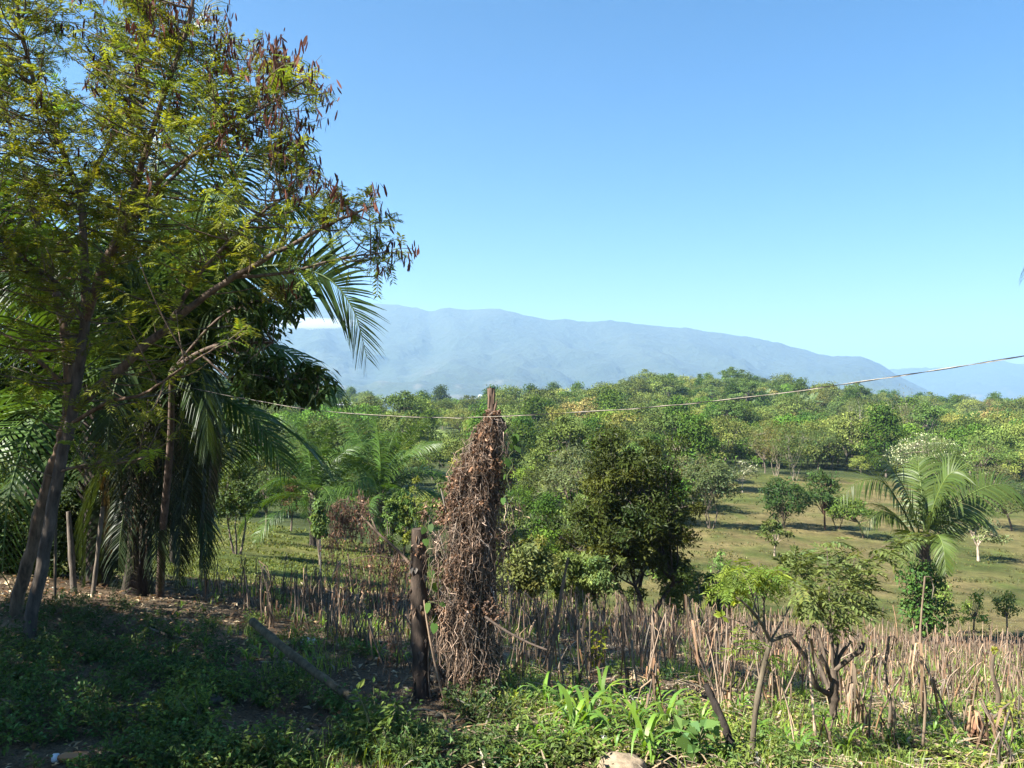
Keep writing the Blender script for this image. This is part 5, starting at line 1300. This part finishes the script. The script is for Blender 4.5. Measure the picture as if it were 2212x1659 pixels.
# ------------------------------------------------------------------ single plants and small things
def leafy_plant(label, px, py, top, wpx, col, leaf, n, seed, asp=.5, mat=None, name='leafy_plant'):
    r = np.random.default_rng(seed); p = hit(px, py); h = (py - top) / F * p[1]; w = wpx / F * p[1]
    o = thing(name, label, 'plant', p); ns = 6
    a = r.uniform(0, 6.28, ns); tip = np.stack([np.cos(a) * w * .38, np.sin(a) * w * .38, h * r.uniform(.65, 1, ns)], 1); A = np.tile([0, 0, -.02], (ns, 1))
    m = MB(); P = curve(A, tip, 8, np.stack([0 * a, 0 * a, np.full(ns, .08 * h)], 1)); m.tubes(P, np.linspace(.007, .003, 8)[None], 5, (.11, .11, .06)); m.build('stem', BARK, o)
    k = r.integers(0, ns, n); j = r.integers(2, 8, n); q = P[k, j]
    d = norm(rand_dir(r, n) * [1, 1, .5] + [0, 0, -.1]); m = MB(); L = leaf * r.uniform(.6, 1.25, n)
    m.leaves(q + d * .03, d, rand_dir(r, n) * .4 + [0, -.2, 1], L, L * asp, tint(r, n, col, .2)); m.build('leaves', mat or LEAF, o)
    return o
leafy_plant('bright pointed-leaved plant in a patch of sun below the thick post', 815, 1625, 1490, 110, (.12, .19, .04), .085, 120, 1, .45)
leafy_plant('yellow-green leafy shoot standing in the maize stubble', 1288, 1455, 1345, 62, (.30, .30, .03), .085, 90, 2, .55, FEATHER)
leafy_plant('yellow-green bush at the lower right edge', 2165, 1605, 1515, 90, (.20, .23, .035), .06, 170, 3, .5)
leafy_plant('dark bush of small leaves at the foot of the dry vine', 1010, 1560, 1480, 120, (.06, .095, .028), .05, 220, 4, .5)
leafy_plant('dark broad-leaved plant left of the charred stake', 1500, 1640, 1540, 90, (.065, .13, .035), .12, 46, 5, .8)
leafy_plant('green bush with trailing stems left of the bright plant', 440, 1600, 1490, 150, (.10, .16, .035), .055, 260, 6, .5)
hp = thing('heart_leaf_plant', 'single big round green leaf on a stalk beside the maize clump', 'plant', hit(1490, 1640)); y = hp.location.y
m = MB(); e = pix(1484, 1590, y) - np.array(hp.location); m.tubes(np.stack([np.zeros(3), e * .6 + [.02, 0, 0], e])[None], np.full((1, 3), .004), 5, (.12, .16, .05)); m.build('stem', LEAF, hp)
f = obj('leaf', HL, hp); f.location = e; f.scale = (1.5, 1.5, 1.5); f.rotation_euler = (.2, 1.2, -1.5)

def blob(name, label, cat, p, sx, sy, sz_, col, seed, mat, sink=.2, rz=0.0):
    r = np.random.default_rng(seed); U, V = np.meshgrid(np.linspace(0, 2 * math.pi, 25)[:-1], np.linspace(.02, math.pi - .02, 15))
    d = np.stack([np.cos(U) * np.sin(V), np.sin(U) * np.sin(V), np.cos(V)], -1)
    k = 1 + .75 * fbm(d[..., 0] * 1.7 + 9, d[..., 1] * 1.7 + d[..., 2] * 1.3 + 5, seed, 4)
    k = k * (1 - .12 * (d[..., 0] > .3) * d[..., 0])
    v = d * k[..., None] * np.array([sx, sy, sz_]) + [0, 0, sz_ * (1 - sink)]
    m = MB(); ny, nx = U.shape; i, j = np.meshgrid(np.arange(ny - 1), np.arange(nx), indexing='ij'); a = i * nx + j; b_ = i * nx + (j + 1) % nx
    m.add(v, np.stack([a, a + nx, b_ + nx, b_], -1), col, 0, True)
    return tag(m.build(name, mat, None, p), label, cat)
ST = wood_mat('stone', 9, .6, .9, .9, 1)
p = hit(1352, 1668); blob('stone', 'tan rounded stone at the bottom edge of the picture', 'stone', p, .19, .11, .085, (.22, .17, .115), 31, ST, .4)
p = hit(25, 1545); blob('stone', 'dull brown stone half buried at the left edge', 'stone', p, .17, .12, .07, (.12, .09, .07), 4, ST, .3)
p = hit(455, 1520); blob('stone', 'flat grey stone in the shaded weeds', 'stone', p, .13, .1, .05, (.12, .10, .08), 5, ST, .3)

# litter: bottle, bags
PL = leaf_mat('plastic', .3, .5, .15, .0, (1, 1, 1))
p = hit(160, 1650)
bt = thing('plastic_bottle', 'small orange plastic bottle with white cap lying at the lower left', 'bottle', p, rz=.1); bt.location.z += .045
prof = [(-.11, .004), (-.108, .032), (-.09, .036), (-.05, .034), (-.03, .038), (.0, .037), (.02, .031), (.04, .037), (.07, .036), (.09, .028), (.102, .02), (.112, .018)]
m = MB(); m.tubes(np.array([[(-q[0], 0, 0) for q in prof]]), np.array([[q[1] for q in prof]]), 16, (.42, .20, .08), cap=True); m.build('body', PL, bt)
m = MB(); m.tubes(np.array([[(-.112, 0, 0), (-.114, 0, 0), (-.148, 0, 0), (-.15, 0, 0)]]), np.array([[.02, .031, .031, .026]]), 16, (.75, .78, .8), cap=True); m.build('cap', PL, bt)
def crumple(label, px, py, s, col, seed):
    r = np.random.default_rng(seed); p = hit(px, py); n = 9; g = np.linspace(-1, 1, n); X, Y = np.meshgrid(g, g)
    z = .5 * np.exp(-(X ** 2 + Y ** 2)) + r.normal(0, .13, X.shape); v = np.stack([X * s + r.normal(0, .07 * s, X.shape), Y * s * .8 + r.normal(0, .07 * s, X.shape), np.maximum(z, .02) * s], -1)
    m = MB(); b_ = (np.arange(n - 1)[:, None] * n + np.arange(n - 1)[None]).ravel(); m.add(v, np.stack([b_, b_ + 1, b_ + n + 1, b_ + n], -1), col)
    return tag(m.build('plastic_scrap', PL, None, p), label, 'litter')
crumple('crumpled white plastic scrap beside the fallen pole', 665, 1388, .12, (.6, .6, .6), 1)
crumple('yellow plastic scrap lying at the bottom among weeds', 395, 1650, .07, (.5, .38, .05), 2)
crumple('crumpled white scrap caught behind the tan stone', 1300, 1602, .1, (.62, .6, .55), 3)
crumple('pale curled husk lying at the bottom edge', 1830, 1652, .11, (.5, .4, .28), 4)

# thin fence stakes along the far edge of the field
_r = np.random.default_rng(171)
for i, a in enumerate(np.concatenate([np.linspace(1100, 1460, 9), np.linspace(1490, 1960, 16), np.linspace(700, 860, 4)])):
    a = a + _r.uniform(-9, 9); u = a; yy = float(edge_dist(u)) + _r.uniform(-.3, 1.2)
    x = (a - CX) / F * yy; p = np.array([x, yy, float(ground(x, yy))]); h = _r.uniform(.7, 1.7)
    o = thing('field_stake', 'one of the thin grey stakes along the far edge of the maize field', 'stake', p, 'thin stakes along the far field edge')
    m = MB(); m.tubes(curve(np.array([[0, 0, -.1]]), np.array([[_r.normal(0, .12), _r.normal(0, .1), h]]), 6, _r.normal(0, .03, (1, 3))), np.linspace(.032, .02, 6)[None], 6, tint(_r, 1, (.15, .115, .085), .25), cap=True)
    m.build('pole', DEAD, o)
# living fence of close grey trunks below the upper pasture trees
for i in range(17):
    a = 1626 + i * 11.5 + _r.uniform(-3, 3); b_ = 1004 + 4 * math.sin(i)
    p = hit(a, b_ + 2)
    o = thing('living_fence_tree', 'one of the close-set thin trunks of the living fence above the pasture', 'tree', p, 'living fence trees above the pasture')
    tk, cr = tree_parts(_r.uniform(4.5, 6), 3.4, 'round', .5, 8, 26, .55, (.08, .105, .035), 900 + i, rc=.26, trunk_r=.11, limbs=5, bark=(.15, .125, .10))
    tk.build('trunk', BARK, o); cr.build('crown', FAR, o)

# ------------------------------------------------------------------ far houses
def house(label, p, L, W, H, rz, wall, roofc, n_win=2):
    o = thing('house', label, 'house', p, 'far houses', rz)
    m = MB()
    def bx(m, x0, x1, y0, y1, z0, z1, c):
        v = np.array([(x0, y0, z0), (x1, y0, z0), (x1, y1, z0), (x0, y1, z0), (x0, y0, z1), (x1, y0, z1), (x1, y1, z1), (x0, y1, z1)]); m.add(v, [(0, 3, 2, 1), (4, 5, 6, 7), (0, 1, 5, 4), (1, 2, 6, 5), (2, 3, 7, 6), (3, 0, 4, 7)], c)
    bx(m, -L / 2, L / 2, -W / 2, W / 2, -1.2, H, wall); m.build('wall', BARK, o)
    m = MB(); e = L / 2 + .5; w = W / 2 + .6
    m.add([(-e, -w, H - .1), (e, -w, H - .1), (e, 0, H + W * .22), (-e, 0, H + W * .22), (e, w, H - .1), (-e, w, H - .1)], [(0, 1, 2, 3), (3, 2, 4, 5)], roofc); r_ = m.build('roof', PL, o)
    sol = r_.modifiers.new('thickness', 'SOLIDIFY'); sol.thickness = .12
    for j in range(n_win):
        m = MB(); x = -L / 2 + L * (j + .6) / (n_win + .2); bx(m, x - .5, x + .5, -W / 2 - .04, -W / 2 + .01, 1, 2, (.03, .03, .03)); m.build('window', BARK, o)
    m = MB(); bx(m, L / 2 - 1.5, L / 2 - .6, -W / 2 - .05, -W / 2 + .01, -.2, 2, (.12, .08, .05)); m.build('door', BARK, o)
for (a, b_, L, lab, wc, rc_) in [(722, 886, 20, 'long pale-roofed house on the slope behind the broad-leaved branch', (.10, .08, .07), (.5, .5, .52)), (664, 880, 9, 'small house beside the long pale-roofed house', (.2, .16, .14), (.45, .45, .47)), (950, 905, 9, 'small dark house among trees left of the tall post', (.22, .15, .12), (.25, .23, .22))]:
    p = hit(a, b_); house(lab, p, L * min(1, p[1] / 420 + .2), 7, 3, .1, wc, rc_)
for i, (uu, vv, lab) in enumerate([(1228, .16, 'white speck of a house low on the mountain, above the post'), (1390, .3, 'tiny white house on the mountain slope, right of centre'), (1485, .21, 'bright tiny house low on the mountain above the wooded hill'), (1040, .2, 'tiny pale house low on the mountain, left of the post'),
                                   (1335, .36, 'tiny house high on the mountain slope in the centre'), (1290, .14, 'tiny house at the foot of the mountain in the centre')]):
    iu = int(np.argmin(np.abs(MUU - uu))); iv = int(np.argmin(np.abs(MVV - vv)))
    house(lab, np.array([MX[iv, iu], MYY[iv, iu], MZ[iv, iu] + 1]), 26, 14, 6, .2 * i, (.75, .75, .72), (.72, .74, .76), 3)

# cloud lying against the mountain behind the arching frond
cl = MB(); U, V = np.meshgrid(np.linspace(0, 2 * math.pi, 49)[:-1], np.linspace(.03, math.pi - .03, 25))
d = np.stack([np.cos(U) * np.sin(V), np.sin(U) * np.sin(V), np.cos(V)], -1); k = 1 + .7 * fbm(U * 2.2, V * 2.2 + 8, 7, 4)
cp = pix(672, 698, 4700); v = d * k[..., None] * np.array([260, 150, 32])
ny, nx = U.shape; i, j = np.meshgrid(np.arange(ny - 1), np.arange(nx), indexing='ij'); a = i * nx + j; b_ = i * nx + (j + 1) % nx
cl.add(v, np.stack([a, a + nx, b_ + nx, b_], -1), (.8, .8, .8), 0, True)
tag(cl.build('cloud', volume_mat('cloud', (1, 1, 1), .007, .3), None, cp), 'small white cloud lying on the mountain behind the arching frond', kind='stuff')
